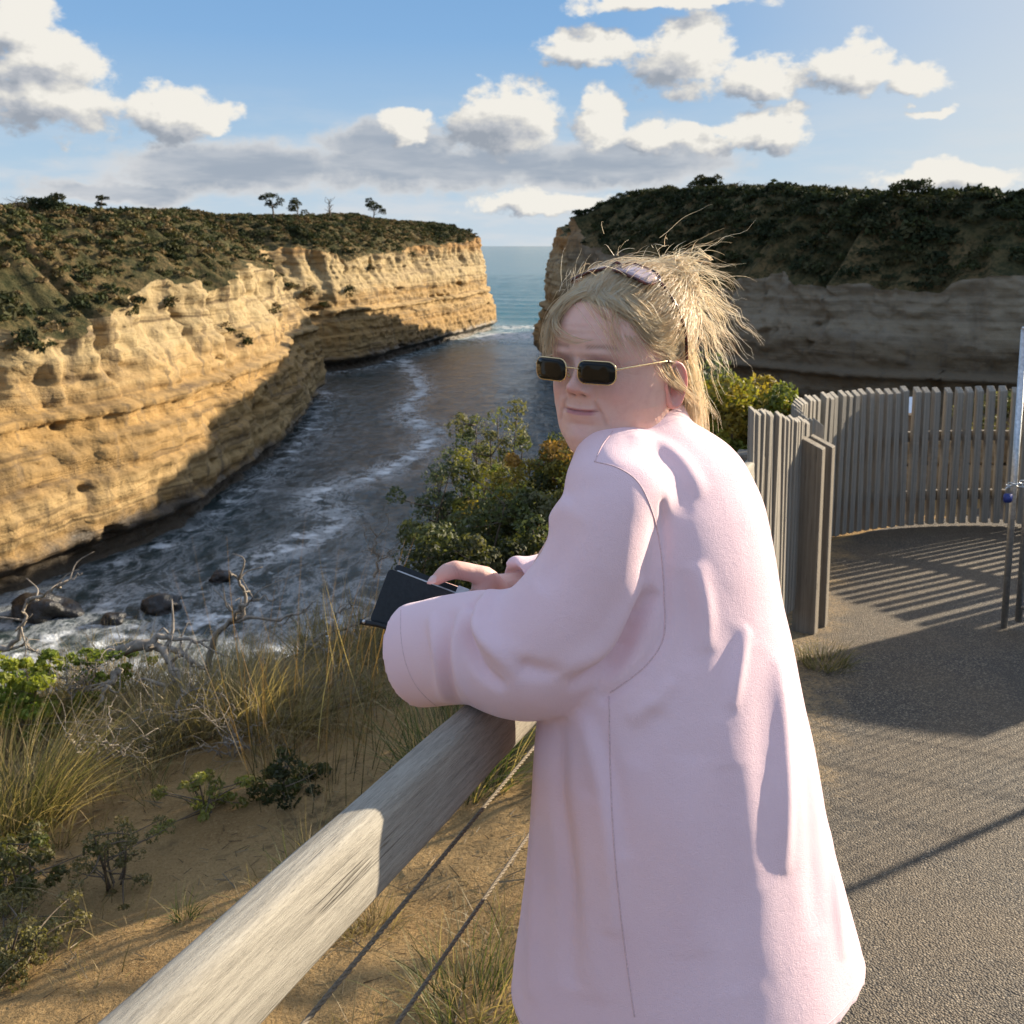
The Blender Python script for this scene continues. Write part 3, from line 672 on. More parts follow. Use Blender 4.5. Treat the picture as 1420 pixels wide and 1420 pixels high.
# ================================================================ TIMBER RAIL, CABLES, POSTS
def timber_material(name, c0, c1, axis, scale=60, stretch=0.02):
    m, t, b, out = material(name)
    st = [1.0, 1.0, 1.0]; st[axis] = stretch
    o = t.obj(); v = t.scalev(o, st)
    g = t.noise(v, scale, 7, 0.7, 0.3); g2 = t.noise(v, scale * 4.5, 4, 0.7)
    br = t.noise(o, 5.0, 4, 0.6)
    c = t.ramp(g, [(0.28, c0), (0.5, tuple((a + b_) / 2 for a, b_ in zip(c0, c1))), (0.72, c1)])
    c = t.mix(t.math('MULTIPLY', t.maprange(g2, 0.52, 0.7), 0.55), c, tuple(a * 0.45 for a in c0))
    c = t.mix(t.math('MULTIPLY', t.maprange(br, 0.45, 0.7), 0.3), c, tuple(a * 0.65 for a in c1))
    ck = t.noise(t.scalev(o, [s * (0.5 if i == axis else 1) for i, s in enumerate(st)]), 52, 2, 0.4)
    line = t.math('SUBTRACT', 1.0, t.math('MULTIPLY', t.math('ABSOLUTE', t.math('SUBTRACT', ck, 0.5)), 60.0), clamp=True)
    line = t.math('MULTIPLY', line, t.maprange(t.noise(o, 7, 3, 0.5), 0.55, 0.68))
    c = t.mix(t.math('MULTIPLY', line, 0.6), c, (0.05, 0.042, 0.032))
    t.set(b.inputs['Base Color'], c); b.inputs['Roughness'].default_value = 0.8; b.inputs['Specular IOR Level'].default_value = 0.25
    h = t.math('SUBTRACT', t.math('ADD', t.math('MULTIPLY', g, 0.6), t.math('MULTIPLY', g2, 0.6)), t.math('MULTIPLY', line, 1.5))
    t.set(b.inputs['Normal'], t.bump(h, 0.75, 0.0025)); return m
M_RAIL = timber_material('weathered_rail_timber', (0.20, 0.18, 0.145), (0.42, 0.385, 0.315), 1, 190, 0.06)
M_SLAT = timber_material('weathered_slat_timber', (0.15, 0.133, 0.11), (0.40, 0.355, 0.285), 2, 70)
M_POST = timber_material('weathered_post_timber', (0.11, 0.092, 0.07), (0.29, 0.245, 0.185), 2, 60)
M_CABLE = simple_mat('wire_rope', (0.17, 0.135, 0.09), 0.7, 0.1, 300, 0.4, 0.5)
M_STEEL = simple_mat('galvanised_steel', (0.52, 0.53, 0.53), 0.38, 0.9, 60, 0.25, 0.1)

barrier = thing('handrail', 'weathered grey timber handrail with two wire cables that the woman leans on', 'railing', tuple(RA + RD * -2.0 + [0, 0, -1.1]))
bo = np.array(barrier.location)
def rail_beam():
    # cross-section in (towards path, up): flat worn top, rounded arris, tall face to the path, rounded back
    sec = np.array([(-0.016, -0.060), (-0.013, -0.030), (-0.0095, -0.010), (-0.006, -0.0045), (-0.002, -0.0015), (0.006, -0.0005), (0.018, -0.0005), (0.026, -0.0018), (0.0305, -0.006), (0.0325, -0.014), (0.0335, -0.040), (0.0340, -0.065), (0.0340, -0.087), (0.031, -0.0935), (0.024, -0.096), (-0.008, -0.096), (-0.015, -0.09)])
    ts = np.linspace(-2.0, 3.0, 240); V = []
    for i, tt in enumerate(ts):
        c = RA + RD * tt
        w = 1 + 0.02 * fbm(P3(tt * 1.3, 0, 0), 2, 70)
        e = 0.0012 * vnoise(P3(np.arange(len(sec)) * 1.7, tt * 7, 0), 71)
        V.append(c + (sec[:, :1] * w + e[:, None]) * LAT + (sec[:, 1:] * w) * np.array([0, 0, 1.0]))
    n = len(sec); V = np.concatenate(V); F = [tuple(f) for f in (grid_faces(len(ts), n)).tolist()]
    for i in range(len(ts) - 1): F.append((i * n + n - 1, (i + 1) * n + n - 1, (i + 1) * n, i * n))
    F += [tuple(range(n)), tuple((len(ts) - 1) * n + j for j in range(n - 1, -1, -1))]
    me = mesh_np('top_rail', V - bo, [tuple(f[::-1]) for f in F], M_RAIL)
    # object axes along the beam so that the grain runs its length
    o = add('top_rail', me, barrier)
    yaw = math.atan2(-RD[0], 1.0); R = Matrix.Rotation(yaw, 4, 'Z') @ Matrix.Rotation(math.atan2(RD[2], math.hypot(RD[0], 1)), 4, 'X')
    me.transform(R.inverted()); o.matrix_local = R
    return o
rail_beam()
def cable(drop, ph):
    o0 = LAT * 0.0 + np.array([0, 0, -drop]); mb = MB()
    ts = np.linspace(-2, 2.9, 420); ctr = RA + RD * ts[:, None] + o0 - bo; 
    ctr[:, 2] -= 0.012 * np.sin((ts + 2) / 4.9 * pi * 2.0) ** 2
    T, N, B = frames(ctr)
    for k in range(3):
        a = ts * 2 * pi / 0.035 * 0.33 + k * 2 * pi / 3
        a = ts * 130 + k * 2 * pi / 3
        ts2 = np.linspace(-2, 2.9, 2400); a2 = ts2 * 210 + k * 2 * pi / 3
        c2 = np.stack([np.interp(ts2, ts, ctr[:, q]) for q in range(3)], 1)
        off = 0.0015 * (np.cos(a2)[:, None] * N[0] + np.sin(a2)[:, None] * B[0])
        mb.tube(c2 + off, 0.0016, 5)
    mb.build('cable', M_CABLE, barrier)
cable(0.172, 0); cable(0.312, 1)
def rail_post(t, w=0.1, top=None):
    c = RA + RD * t - LAT * 0.005; zb = float(zg(c[0], c[1])) - 0.3; zt = (c[2] - 0.105) if top is None else c[2] + top
    mb = MB(); h = zt - zb; b = 0.006
    V = []
    for z, s in ((0, 0), (h - b * 1.6, 0), (h, b)):
        q = w / 2 - s; V += [(-q, -q, z), (q, -q, z), (q, q, z), (-q, q, z)]
    F = [(3, 2, 1, 0)] + [(i * 4 + j, i * 4 + (j + 1) % 4, (i + 1) * 4 + (j + 1) % 4, (i + 1) * 4 + j) for i in range(2) for j in range(4)] + [(8, 9, 10, 11)]
    mb.put(V, F); o = mb.build('post', M_POST, barrier, sm=False); o.location = tuple(np.array([c[0], c[1], zb]) - bo); o.rotation_euler = (0, 0, math.atan2(-RD[0], 1))
rail_post(0.52); rail_post(-1.75); rail_post(3.06, 0.13, 0.014)

# ---- slatted fences: every slat is its own piece with a sloping top
def slat_mesh(name, w, dpt, h, slope, seed):
    rs = np.random.RandomState(seed); b = 0.003
    x, y = w / 2, dpt / 2; V = []
    for z0, s in ((0, 0), (1, 0)):
        for (px, py) in ((-x, -y), (x, -y), (x, y), (-x, y)):
            z = 0 if z0 == 0 else h - slope * (0.5 - py / dpt)      # low on the path side (local -y)
            V.append((px + rs.uniform(-.002, .002), py + rs.uniform(-.002, .002), z))
    bm = bmesh.new(); vs = [bm.verts.new(v) for v in V]
    for f in ((3, 2, 1, 0), (4, 5, 6, 7), (0, 1, 5, 4), (1, 2, 6, 5), (2, 3, 7, 6), (3, 0, 4, 7)): bm.faces.new([vs[i] for i in f])
    bmesh.ops.bevel(bm, geom=[e for e in bm.edges], offset=b, segments=1, affect='EDGES')
    me = bpy.data.meshes.new(name); bm.to_mesh(me); bm.free(); me.materials.append(M_SLAT); return me
SLATS = [slat_mesh('slat', 0.048, 0.045, 1.0, 0.035, k) for k in range(4)]; NARROW = [slat_mesh('slat', 0.038, 0.024, 1.0, 0.02, k + 9) for k in range(4)]
def slat_fence(label, line, height, pitch, seed, rails=True, lift=0.03, kinds=None):
    L, s = resample(spline(np.array(line, float), 200), pitch); rs = np.random.RandomState(seed)
    T = np.gradient(L, axis=0); T /= np.linalg.norm(T, axis=1)[:, None]
    zb0 = path_z(L[0][1])
    root = thing('slat_fence', label, 'fence', (L[0][0], L[0][1], zb0)); o0 = np.array(root.location)
    for i in range(len(L)):
        z = path_z(L[i][1]) + lift; hh = (height[0] + (height[1] - height[0]) * i / (len(L) - 1)) * rs.uniform(0.99, 1.01)
        o = add('slat', (kinds or SLATS)[rs.randint(4)], root, loc=tuple(np.array([L[i][0], L[i][1], z]) - o0), rot=(rs.normal() * .008, rs.normal() * .006, math.atan2(T[i][1], T[i][0]) + rs.normal() * .02), scale=(rs.uniform(.92, 1.05), 1, hh))
    if rails:
        Nn = np.stack([-T[:, 1], T[:, 0]], 1)
        for hz in rails:
            mb = MB(); sec = [(-0.02, -0.035), (0.02, -0.035), (0.02, 0.035), (-0.02, 0.035)]; V = []
            for i in range(len(L)):
                c = np.array([L[i][0] + Nn[i][0] * 0.062, L[i][1] + Nn[i][1] * 0.062, path_z(L[i][1]) + hz])
                for a, b in sec: V.append(c + np.array([Nn[i][0] * a, Nn[i][1] * a, b]) - o0)
            F = [(i * 4 + j, i * 4 + (j + 1) % 4, (i + 1) * 4 + (j + 1) % 4, (i + 1) * 4 + j) for i in range(len(L) - 1) for j in range(4)] + [(3, 2, 1, 0), tuple((len(L) - 1) * 4 + j for j in range(4))]
            mb.put(V, F); mb.build('cross_rail', M_POST, root, sm=False)
    return root
PA = atY(1046, 594, 4.15); PB = atY(1120, 606, 4.95)
slat_fence('short run of close set timber slats at the end of the handrail', [(PA[0], PA[1]), ((PA[0] + PB[0]) / 2 - .01, (PA[1] + PB[1]) / 2), (PB[0], PB[1])], (PA[2] - path_z(PA[1]) - .03, PB[2] - path_z(PB[1]) - .03), 0.0505, 3, (0.25, 0.8), 0.12, NARROW)
CURVE = [(1.53, 5.05), (1.585, 5.5), (1.68, 6.0), (1.90, 6.5), (2.22, 6.86), (2.62, 7.12), (3.1, 7.28), (3.6, 7.30), (4.05, 7.1), (4.35, 6.7), (4.47, 6.2), (4.45, 5.6)]
slat_fence('long curved fence of spaced grey timber slats round the end of the path', CURVE, (1.01, 1.01), 0.083, 4, (0.22, 0.66), 0.02)
def fence_post(label, x, yt, Y, w, d):
    p = atY(x, yt, Y); zb = path_z(Y) - 0.25; h = p[2] - zb
    root = thing('fence_post', label, 'post', (p[0], p[1], zb), math.atan2(PB[1] - PA[1], PB[0] - PA[0]) , 'end posts of the slat fence')
    me = slat_mesh('post', w, d, h, 0.05, int(x)); me.materials.clear(); me.materials.append(M_POST)
    add('post', me, root)
fence_post('thick dark timber end post touching the short slat panel', 1127, 606, 4.82, 0.07, 0.11)
fence_post('outer of the twin timber end posts, with a pale sunlit edge towards the path', 1141, 604, 4.93, 0.06, 0.11)

# ---- sandstone wall and panel beyond the curved fence
M_WALL = simple_mat('sandstone_wall', (0.34, 0.25, 0.15), 0.9, 0, 9, 0.35, 0.8, 0.1, 0.03)
def low_wall():
    root = thing('stone_wall', 'low tan sandstone wall seen through the gaps of the curved fence', 'wall', (3.5, 8.9, path_z(8.9) - .2)); o0 = np.array(root.location)
    rs = np.random.RandomState(8); L, s = resample(spline(np.array([(1.95, 8.0), (2.7, 8.45), (3.5, 8.65), (4.4, 8.6), (5.3, 8.2), (6.2, 7.4)]), 100), 0.34)
    for i in range(len(L) - 1):
        c = (L[i] + L[i + 1]) / 2; a = math.atan2(*(L[i + 1] - L[i])[::-1]); z = path_z(c[1]) - .2
        for k in range(3):
            bm = bmesh.new(); bmesh.ops.create_cube(bm, size=1.0)
            bmesh.ops.scale(bm, vec=(0.335, 0.3 + rs.uniform(-.03, .03), 0.232), verts=bm.verts)
            for v in bm.verts: v.co += Vector(rs.uniform(-.008, .008, 3))
            bmesh.ops.bevel(bm, geom=list(bm.edges), offset=0.018, segments=2, affect='EDGES')
            me = bpy.data.meshes.new('stone'); bm.to_mesh(me); bm.free(); me.materials.append(M_WALL)
            off = 0.17 * (k % 2) * np.array([cos(a), sin(a)])
            add('stone', me, root, loc=tuple(np.array([c[0] + off[0], c[1] + off[1], z + 0.118 + 0.236 * k]) - o0), rot=(0, 0, a))
low_wall()
def panel_sign():
    p = atY(1236, 563, 9.6)
    root = thing('information_panel', 'tilted white and blue information panel behind the stone wall', 'sign', (p[0], p[1], path_z(9.6)))
    h = p[2] - path_z(9.6)
    mw = simple_mat('panel_white', (0.7, 0.74, 0.78), 0.3, 0, 20, .05, 0.02); mbm = simple_mat('panel_blue', (0.12, 0.25, 0.5), 0.3, 0, 20, .05, .02)
    R = Matrix.Rotation(radians(35), 4, 'X')
    mb = MB(); mb.box((0, 0, h), (0.56, 0.22, 0.03), R); mb.build('board', mw, root, sm=False)
    mb = MB(); mb.box((-0.06, -0.01, h + .022), (0.36, 0.1, 0.008), R); mb.build('print', mbm, root, sm=False)
    for s in (-.2, .2):
        mb = MB(); mb.box((s, 0.02, h / 2 - .16), (0.06, 0.06, h + .3 - .04)); mb.build('leg', M_POST, root, sm=False)
panel_sign()
# ---- unseen board out of frame, added to cast the broad shadow on the path
def shadow_board():
    root = thing('shadow_board', 'brown timber board on two posts, added out of view to shade the path', 'sign', (5.15, 6.25, path_z(6.2))); a = radians(-28)
    root.rotation_euler = (0, 0, a)
    mb = MB(); mb.box((0, 0, 1.35), (0.85, 0.05, 0.62)); mb.build('board', M_POST, root, sm=False)
    mb = MB(); mb.box((0, -0.03, 1.35), (0.76, 0.012, 0.53)); mb.build('face', simple_mat('board_face', (0.16, 0.12, 0.08), .6, 0, 30, .2, .1), root, sm=False)
    for x in (-.47, .47): mb = MB(); mb.box((x, 0.0, 0.72), (0.09, 0.09, 1.85)); mb.build('leg', M_POST, root, sm=False)
shadow_board()
# ---- steel gate at the right
def gate():
    b = ground_hit(1392, 872); top = 1.72 + (ray(1416, 456)[2] / ray(1416, 456)[1]) * b[1]
    hgt = top - b[2]
    post = thing('gate_post', 'galvanised steel latch tube with a chain and padlock at the open gate', 'post', (b[0], b[1], b[2]))
    mb = MB(); mb.tube([(0, 0, -.1), (0, 0, hgt)], 0.016, 14); mb.tube([(0, 0, hgt), (0, 0, hgt + .01)], [0.018, 0.01], 14); mb.build('tube', M_STEEL, post)
    lean = 0.0
    d = np.array([0.62, -0.35, 0]); d /= np.linalg.norm(d); Lg = 1.25
    g0 = np.array([b[0] + .055, b[1] - .03, b[2]])
    g = thing('metal_gate', 'open galvanised steel gate with welded wire mesh at the path edge', 'gate', tuple(g0))
    for k, (a, z0, z1) in enumerate(((0, .05, hgt - .03), (Lg, .05, hgt - .03))):
        mb = MB(); mb.tube([d * a + [0, 0, z0], d * a + [0, 0, z1]], 0.017, 12); mb.build('stile', M_STEEL, g)
    for z in (0.13, 0.30, hgt - .10):
        mb = MB(); mb.tube([d * 0 + [0, 0, z], d * Lg + [0, 0, z]], 0.016, 12); mb.build('cross_bar', M_STEEL, g)
    for i in range(1, 24):
        mb = MB(); mb.tube([d * (i * .052) + [0, 0, .3], d * (i * .052) + [0, 0, hgt - .1]], 0.0022, 5); mb.build('mesh_wire', M_STEEL, g)
    for i in range(1, 8):
        mb = MB(); z = .3 + i * (hgt - .4) / 8; mb.tube([[0, 0, z], d * Lg + [0, 0, z]], 0.0022, 5); mb.build('mesh_wire', M_STEEL, g)
    # chain wrapped round both tubes and a padlock
    zc = 1.72 + (ray(1400, 672)[2] / ray(1400, 672)[1]) * b[1]; c0 = np.array([b[0], b[1], zc])
    ch = thing('chain', 'short steel chain tying the gate tube to its post', 'chain', tuple(c0)); 
    N = 16
    for i in range(N):
        a = 2 * pi * i / N; cx = np.array([0.028 + 0.062 * cos(a), -.015 + 0.036 * sin(a), 0.012 * sin(a * 2)])
        tv = np.array([-0.062 * sin(a), .036 * cos(a), 0]); tv /= np.linalg.norm(tv); up = np.array([0, 0, 1.0]) if i % 2 else np.cross(tv, [0, 0, 1.0])
        q = np.linspace(0, 2 * pi, 13); pts = cx + np.outer(np.cos(q) * .0145, tv) + np.outer(np.sin(q) * .008, up)
        mb = MB(); mb.tube(pts, 0.0028, 6); mb.build('link', M_STEEL, ch)
    pl = thing('padlock', 'blue bodied padlock hanging from the gate chain', 'padlock', tuple(c0 + np.array([-0.04, -0.03, -0.03])))
    mb = MB(); q = np.linspace(0, pi, 12); pts = [(-.013, 0, -.01)] + [(-.013 * cos(a), 0, .012 + .013 * sin(a)) for a in q] + [(.013, 0, -.01)]; mb.tube(pts, 0.0035, 8); mb.build('shackle', M_STEEL, pl)
    bm = bmesh.new(); bmesh.ops.create_cube(bm, size=1); bmesh.ops.scale(bm, vec=(.04, .02, .045), verts=bm.verts); bmesh.ops.bevel(bm, geom=list(bm.edges), offset=.005, segments=2, affect='EDGES')
    me = bpy.data.meshes.new('body'); bm.to_mesh(me); bm.free(); me.materials.append(simple_mat('padlock_blue', (0.03, 0.05, 0.22), 0.4)); me.polygons.foreach_set('use_smooth', [True] * len(me.polygons))
    add('body', me, pl, loc=(0, 0, -.03))
gate()
# ================================================================ NEAR PLANTS
M_GRASS = leaf_material('grass_blades', 0.35, 0.55, 0.35)
M_DEAD = bark_material('dead_wood', (0.12, 0.095, 0.07), (0.36, 0.31, 0.25))
M_STEM = bark_material('shrub_stem', (0.06, 0.045, 0.03), (0.17, 0.13, 0.09))
def blades(n, length, spread, width, seed, c_base, c_tip, droop=0.6, foot=0.06, wind=(0.1, 0.0), seg=6, straw=0.2, straw_col=(0.36, 0.27, 0.14)):
    rs = np.random.RandomState(seed); a = rs.uniform(0, 2 * pi, n); L = length * rs.uniform(.55, 1.12, n)
    lean = spread * rs.uniform(0.05, 1, n) ** .8
    f = foot * np.sqrt(rs.rand(n)); fa = a + rs.normal(size=n) * .8
    t = np.linspace(0, 1, seg)[None]
    dx, dy = np.cos(a), np.sin(a)
    r = L[:, None] * (lean[:, None] * t + droop * lean[:, None] * t ** 2 * .6)
    z = L[:, None] * (t - droop * lean[:, None] * t ** 2.3 * .75)
    X = f[:, None] * np.cos(fa)[:, None] + dx[:, None] * r + wind[0] * L[:, None] * t ** 2 + .03 * L[:, None] * t * rs.normal(size=n)[:, None]
    Y = f[:, None] * np.sin(fa)[:, None] + dy[:, None] * r + wind[1] * L[:, None] * t ** 2
    C = np.stack([X, Y, z], -1)
    sa = rs.uniform(0, 2 * pi, n); sd = np.stack([np.cos(sa), np.sin(sa), 0 * sa], -1)
    w = (width * rs.uniform(.6, 1.2, n))[:, None] * (1 - t ** 1.5 * .93)
    V = np.stack([C - sd[:, None] * w[..., None], C + sd[:, None] * w[..., None]], 2).reshape(-1, 3)
    k = np.arange(n)[:, None] * seg * 2 + np.arange(seg - 1)[None] * 2
    F = np.stack([k, k + 1, k + 3, k + 2], -1).reshape(-1, 4)
    mixv = np.repeat(np.repeat(t, n, 0)[..., None], 3, -1)
    cb = np.array(c_base); ct = np.array(c_tip); col = cb * (1 - mixv) + ct * mixv
    isw = rs.rand(n) < straw; col[isw] = np.array(straw_col) * rs.uniform(.6, 1.2, (isw.sum(), 1, 1))
    col = col * rs.uniform(.7, 1.3, (n, 1, 1))
    return V, F, np.repeat(col[:, :, None], 2, 2).reshape(-1, 3)
def tussock(name, label, px, seed, n, length, spread, width, cb, ct, group=None, parts=None, cat='grass', **kw):
    b = ground_hit(*px)
    V, F, col = blades(n, length, spread, width, seed, cb, ct, **kw)
    return add(name, mesh_np(name, V, F, M_GRASS, True, col), None, label, cat, group, None, (b[0], b[1], b[2] - .01))
G0, G1 = (0.03, 0.045, 0.012), (0.11, 0.14, 0.04); S0, S1 = (0.12, 0.085, 0.04), (0.33, 0.26, 0.13)
tussock('grass_tussock', 'large dense green grass tussock at the edge of the bare sand', (30, 1150), 1, 700, 0.55, 0.8, 0.0019, (0.04, 0.045, 0.015), (0.19, 0.175, 0.07), straw=.45, wind=(.25, 0), foot=.16)
tussock('grass_tussock', 'straw coloured windswept tussock below the forked dead branch', (320, 1012), 2, 620, 0.46, 0.85, 0.0024, S0, S1, straw=.4, wind=(.2, 0), foot=.2)
tussock('grass_tussock', 'pale dry tussock leaning over beside the straw coloured one', (395, 1010), 3, 500, 0.42, 1.0, 0.0022, S0, S1, straw=.5, wind=(.4, 0), foot=.18)
tussock('grass_tussock', 'grey dry tussock under the twisted dead trunk', (245, 1040), 4, 420, 0.4, 0.7, 0.002, (0.08, 0.065, 0.045), (0.24, 0.20, 0.14), straw=.3, foot=.14)
tussock('reed_clump', 'clump of tall thin reeds with orange tips beside the handrail', (440, 1085), 5, 46, 0.95, 0.42, 0.0019, (0.05, 0.05, 0.02), (0.30, 0.16, 0.06), cat='reeds', droop=.15, straw=.35, foot=.3, straw_col=(.33, .2, .09))
tussock('reed_clump', 'sparse dark reeds standing against the leaning sleeve side of the rail', (520, 1010), 6, 36, 0.75, 0.4, 0.0019, (0.05, 0.045, 0.02), (0.26, 0.17, 0.07), cat='reeds', droop=.2, straw=.4, foot=.35)
tussock('grass_tussock', 'dry grass mound on the bank below the wallet', (500, 905), 7, 420, 0.36, 0.9, 0.0024, S0, (0.28, 0.22, 0.11), straw=.4, wind=(.2, 0), foot=.35)
tussock('grass_tussock', 'shaded green tussock under the handrail next to the coat front', (640, 1085), 8, 420, 0.42, 0.9, 0.0024, G0, G1, straw=.3, foot=.2)
tussock('grass_tussock', 'little green and straw tuft below the lower cable', (655, 1405), 9, 260, 0.22, 0.9, 0.0016, G0, (0.16, 0.17, 0.06), straw=.35, foot=.12)
tussock('grass_tussock', 'low dry tuft on the sand under the sunlit rail', (505, 1295), 10, 160, 0.12, 1.0, 0.0014, S0, S1, straw=.4, foot=.08)
tussock('grass_tussock', 'small sunny grass tuft at the foot of the twin fence posts', (1143, 925), 11, 260, 0.13, 0.9, 0.002, (0.05, 0.06, 0.02), (0.25, 0.22, 0.08), straw=.35, foot=.1)
tussock('grass_tussock', 'wispy dry tussock at the sea edge between the dead branches', (150, 935), 12, 380, 0.38, 0.95, 0.0024, S0, S1, straw=.4, foot=.3)
tussock('grass_tussock', 'dry tussock on the rim next to the clump of orange tipped reeds', (560, 940), 13, 260, 0.32, 0.9, 0.0024, S0, S1, straw=.4, foot=.3)

def shrub(name, label, base, tips_px, Yc, seed, cols, leaf=0.02, cl_r=0.12, n_leaf=150, group=None, dense=1.0, sc=1.0):
    """base: (x,y) pixel on the ground; tips_px: pixels the crown must reach, Yc their distance"""
    b = ground_hit(*base) if base is not None else None
    rs = np.random.RandomState(seed)
    tips = np.array([atY(x, y, Yc + rs.uniform(-.25, .25)) for x, y in tips_px])
    if b is None: b = np.array([tips[:, 0].mean(), Yc, float(zg(tips[:, 0].mean(), Yc))])
    bx = atY(base[0], base[1], Yc)[0] if base is not None else tips[:, 0].mean(); b = np.array([bx, Yc, float(zg(bx, Yc))])
    root = thing(name, label, 'shrub', tuple(b), 0, group)
    mb = MB(); C = []
    for tp in tips:
        r = tp - b; m1 = r * .45 + sc * np.array([rs.normal() * .06, rs.normal() * .06, -.05]); 
        st = sc * np.array([rs.normal() * .05, rs.normal() * .05, 0]) - [0, 0, .05]
        c = spline([st, m1, r], 9); mb.tube(c, np.linspace(.011, .0035, 9) * (.4 + .6 * sc), 6)
        C.append(r)
        for q in range(int(5 * dense)):
            s0 = c[rs.randint(3, 9)]; e = s0 + (sc * (rs.normal(size=3) * np.array([.11, .13, .07]) + [0, 0, .03]) if sc == 1 else rs.normal(size=3) * np.array([.07, .09, .018]))
            mb.tube(spline([s0, (s0 + e) / 2 + rs.normal(size=3) * .02 * sc, e], 5), np.linspace(.005, .002, 5) * (.5 + .5 * sc), 4); C.append(e)
    mb.build('stems', M_STEM, root)
    C = np.array(C); R = cl_r * rs.uniform(.6, 1.25, len(C)); cc = np.array(cols)[rs.randint(0, len(cols), len(C))]
    V, F, col = leaf_cloud(C, R, n_leaf, leaf, seed, 0.9 if sc == 1 else .55, -0.8, cc)
    o = add('foliage', mesh_np('foliage', V, F, M_LEAF, True, col), root)
    return root
OL = [(0.10, 0.11, 0.045), (0.075, 0.09, 0.035), (0.13, 0.125, 0.06)]; GG = [(0.10, 0.12, 0.075), (0.13, 0.15, 0.10), (0.07, 0.09, 0.05)]
YG = [(0.20, 0.19, 0.03), (0.14, 0.16, 0.03), (0.26, 0.20, 0.04)]; OR = [(0.30, 0.17, 0.04), (0.20, 0.17, 0.04), (0.12, 0.13, 0.035)]; DK = [(0.050, 0.056, 0.016), (0.068, 0.072, 0.022), (0.038, 0.042, 0.014)]
shrub('coastal_shrub', 'tall open olive green shrub standing above the others at the water side', (690, 760), [(660, 590), (690, 580), (715, 592), (650, 605), (725, 610), (680, 605), (700, 620)], 7.3, 1, OL, .015, .085, 110)
shrub('coastal_shrub', 'grey green shrub at the outer end of the shrub mass', (620, 780), [(605, 660), (625, 650), (640, 675), (600, 690), (615, 705), (590, 700)], 6.9, 2, GG, .014, .09, 150)
shrub('coastal_shrub', 'shrub with orange and yellow young tips below the chin', (770, 740), [(760, 625), (775, 615), (785, 640), (755, 645), (790, 625), (768, 655), (795, 660)], 6.4, 3, OR, .014, .09, 170)
shrub('coastal_shrub', 'dark leafy shrub in the shade between the wallet and the taller shrubs', (690, 800), [(640, 730), (680, 720), (710, 735), (655, 760), (620, 755), (735, 715), (760, 705), (700, 700)], 6.0, 4, DK + OL, .016, .14, 300)
shrub('coastal_shrub', 'low glossy dark shrub directly behind the hand with the wallet', (640, 810), [(590, 775), (620, 770), (650, 775), (575, 790), (680, 775), (710, 770), (740, 755)], 5.2, 5, DK + OL, .015, .11, 260)
shrub('coastal_shrub', 'shrub with a yellow tinged crown in the middle of the shrub mass', (690, 770), [(675, 665), (690, 655), (660, 680), (700, 680), (735, 655), (720, 670), (650, 690)], 6.7, 6, YG + OL, .014, .09, 160)
shrub('coastal_shrub', 'sunlit yellow green shrub behind the near slat panel', (1050, 650), [(1000, 555), (1020, 560), (1045, 575), (1065, 570), (1080, 575), (1030, 600), (1060, 600), (1010, 585), (985, 560), (1085, 585)], 6.6, 7, YG, .022, .15, 260)
shrub('coastal_shrub', 'grey tipped tall shrub behind the loose hair at the neck', (1000, 640), [(985, 520), (1000, 525), (1010, 540), (990, 545), (975, 540), (960, 560)], 7.2, 8, GG, .022, .13, 200)
shrub('coastal_shrub', 'pale green shrub glimpsed over the stone wall', None, [(1375, 555), (1390, 560), (1360, 562), (1405, 556)], 9.3, 9, OL, .022, .13, 160)
shrub('succulent_bush', 'bright yellow green fleshy bush at the rim under the grey branch', (40, 965), [(15, 925), (35, 920), (55, 925), (70, 915), (25, 945), (50, 945), (5, 940)], 4.85, 10, [(0.22, 0.24, 0.03), (0.16, 0.2, 0.03)], .016, .06, 110, sc=.3)
shrub('succulent_bush', 'small yellow green fleshy bush among the driftwood', (130, 945), [(120, 905), (135, 912), (128, 920), (175, 925), (110, 918)], 5.0, 11, [(0.2, 0.22, 0.03), (0.15, 0.18, 0.03)], .014, .045, 70, sc=.3)
shrub('succulent_bush', 'low bright green plant in front of the grey dry tussock', (285, 1100), [(275, 1080), (290, 1074), (300, 1088), (268, 1092)], 3.6, 12, [(0.20, 0.2, 0.05), (0.16, 0.15, 0.045)], .009, .03, 60, sc=.3)
shrub('succulent_bush', 'dark low bush with tiny white flowers near the reeds', (395, 1105), [(380, 1072), (400, 1062), (420, 1070), (390, 1086), (412, 1090)], 3.65, 13, DK, .010, .05, 120, sc=.3)
shrub('succulent_bush', 'broad leaved green plant under the large green tussock', (25, 1215), [(10, 1170), (30, 1165), (45, 1150), (15, 1195), (40, 1190), (5, 1215)], 3.05, 14, [(0.095, 0.105, 0.028), (0.085, 0.08, 0.026)], .009, .04, 90, sc=.3)
shrub('succulent_bush', 'mat of small dark green leaves spreading over the sand corner', (20, 1320), [(5, 1265), (30, 1280), (45, 1300), (10, 1310), (35, 1325), (20, 1290), (55, 1330)], 2.7, 15, [(0.14, 0.125, 0.045), (0.17, 0.145, 0.06)], .006, .04, 120, sc=.3)
shrub('succulent_bush', 'little grey green ground plant alone on the bare sand', (150, 1185), [(130, 1160), (150, 1155), (165, 1165), (145, 1175), (175, 1172)], 3.15, 16, [(0.13, 0.115, 0.05), (0.15, 0.125, 0.055)], .006, .032, 70, sc=.3)

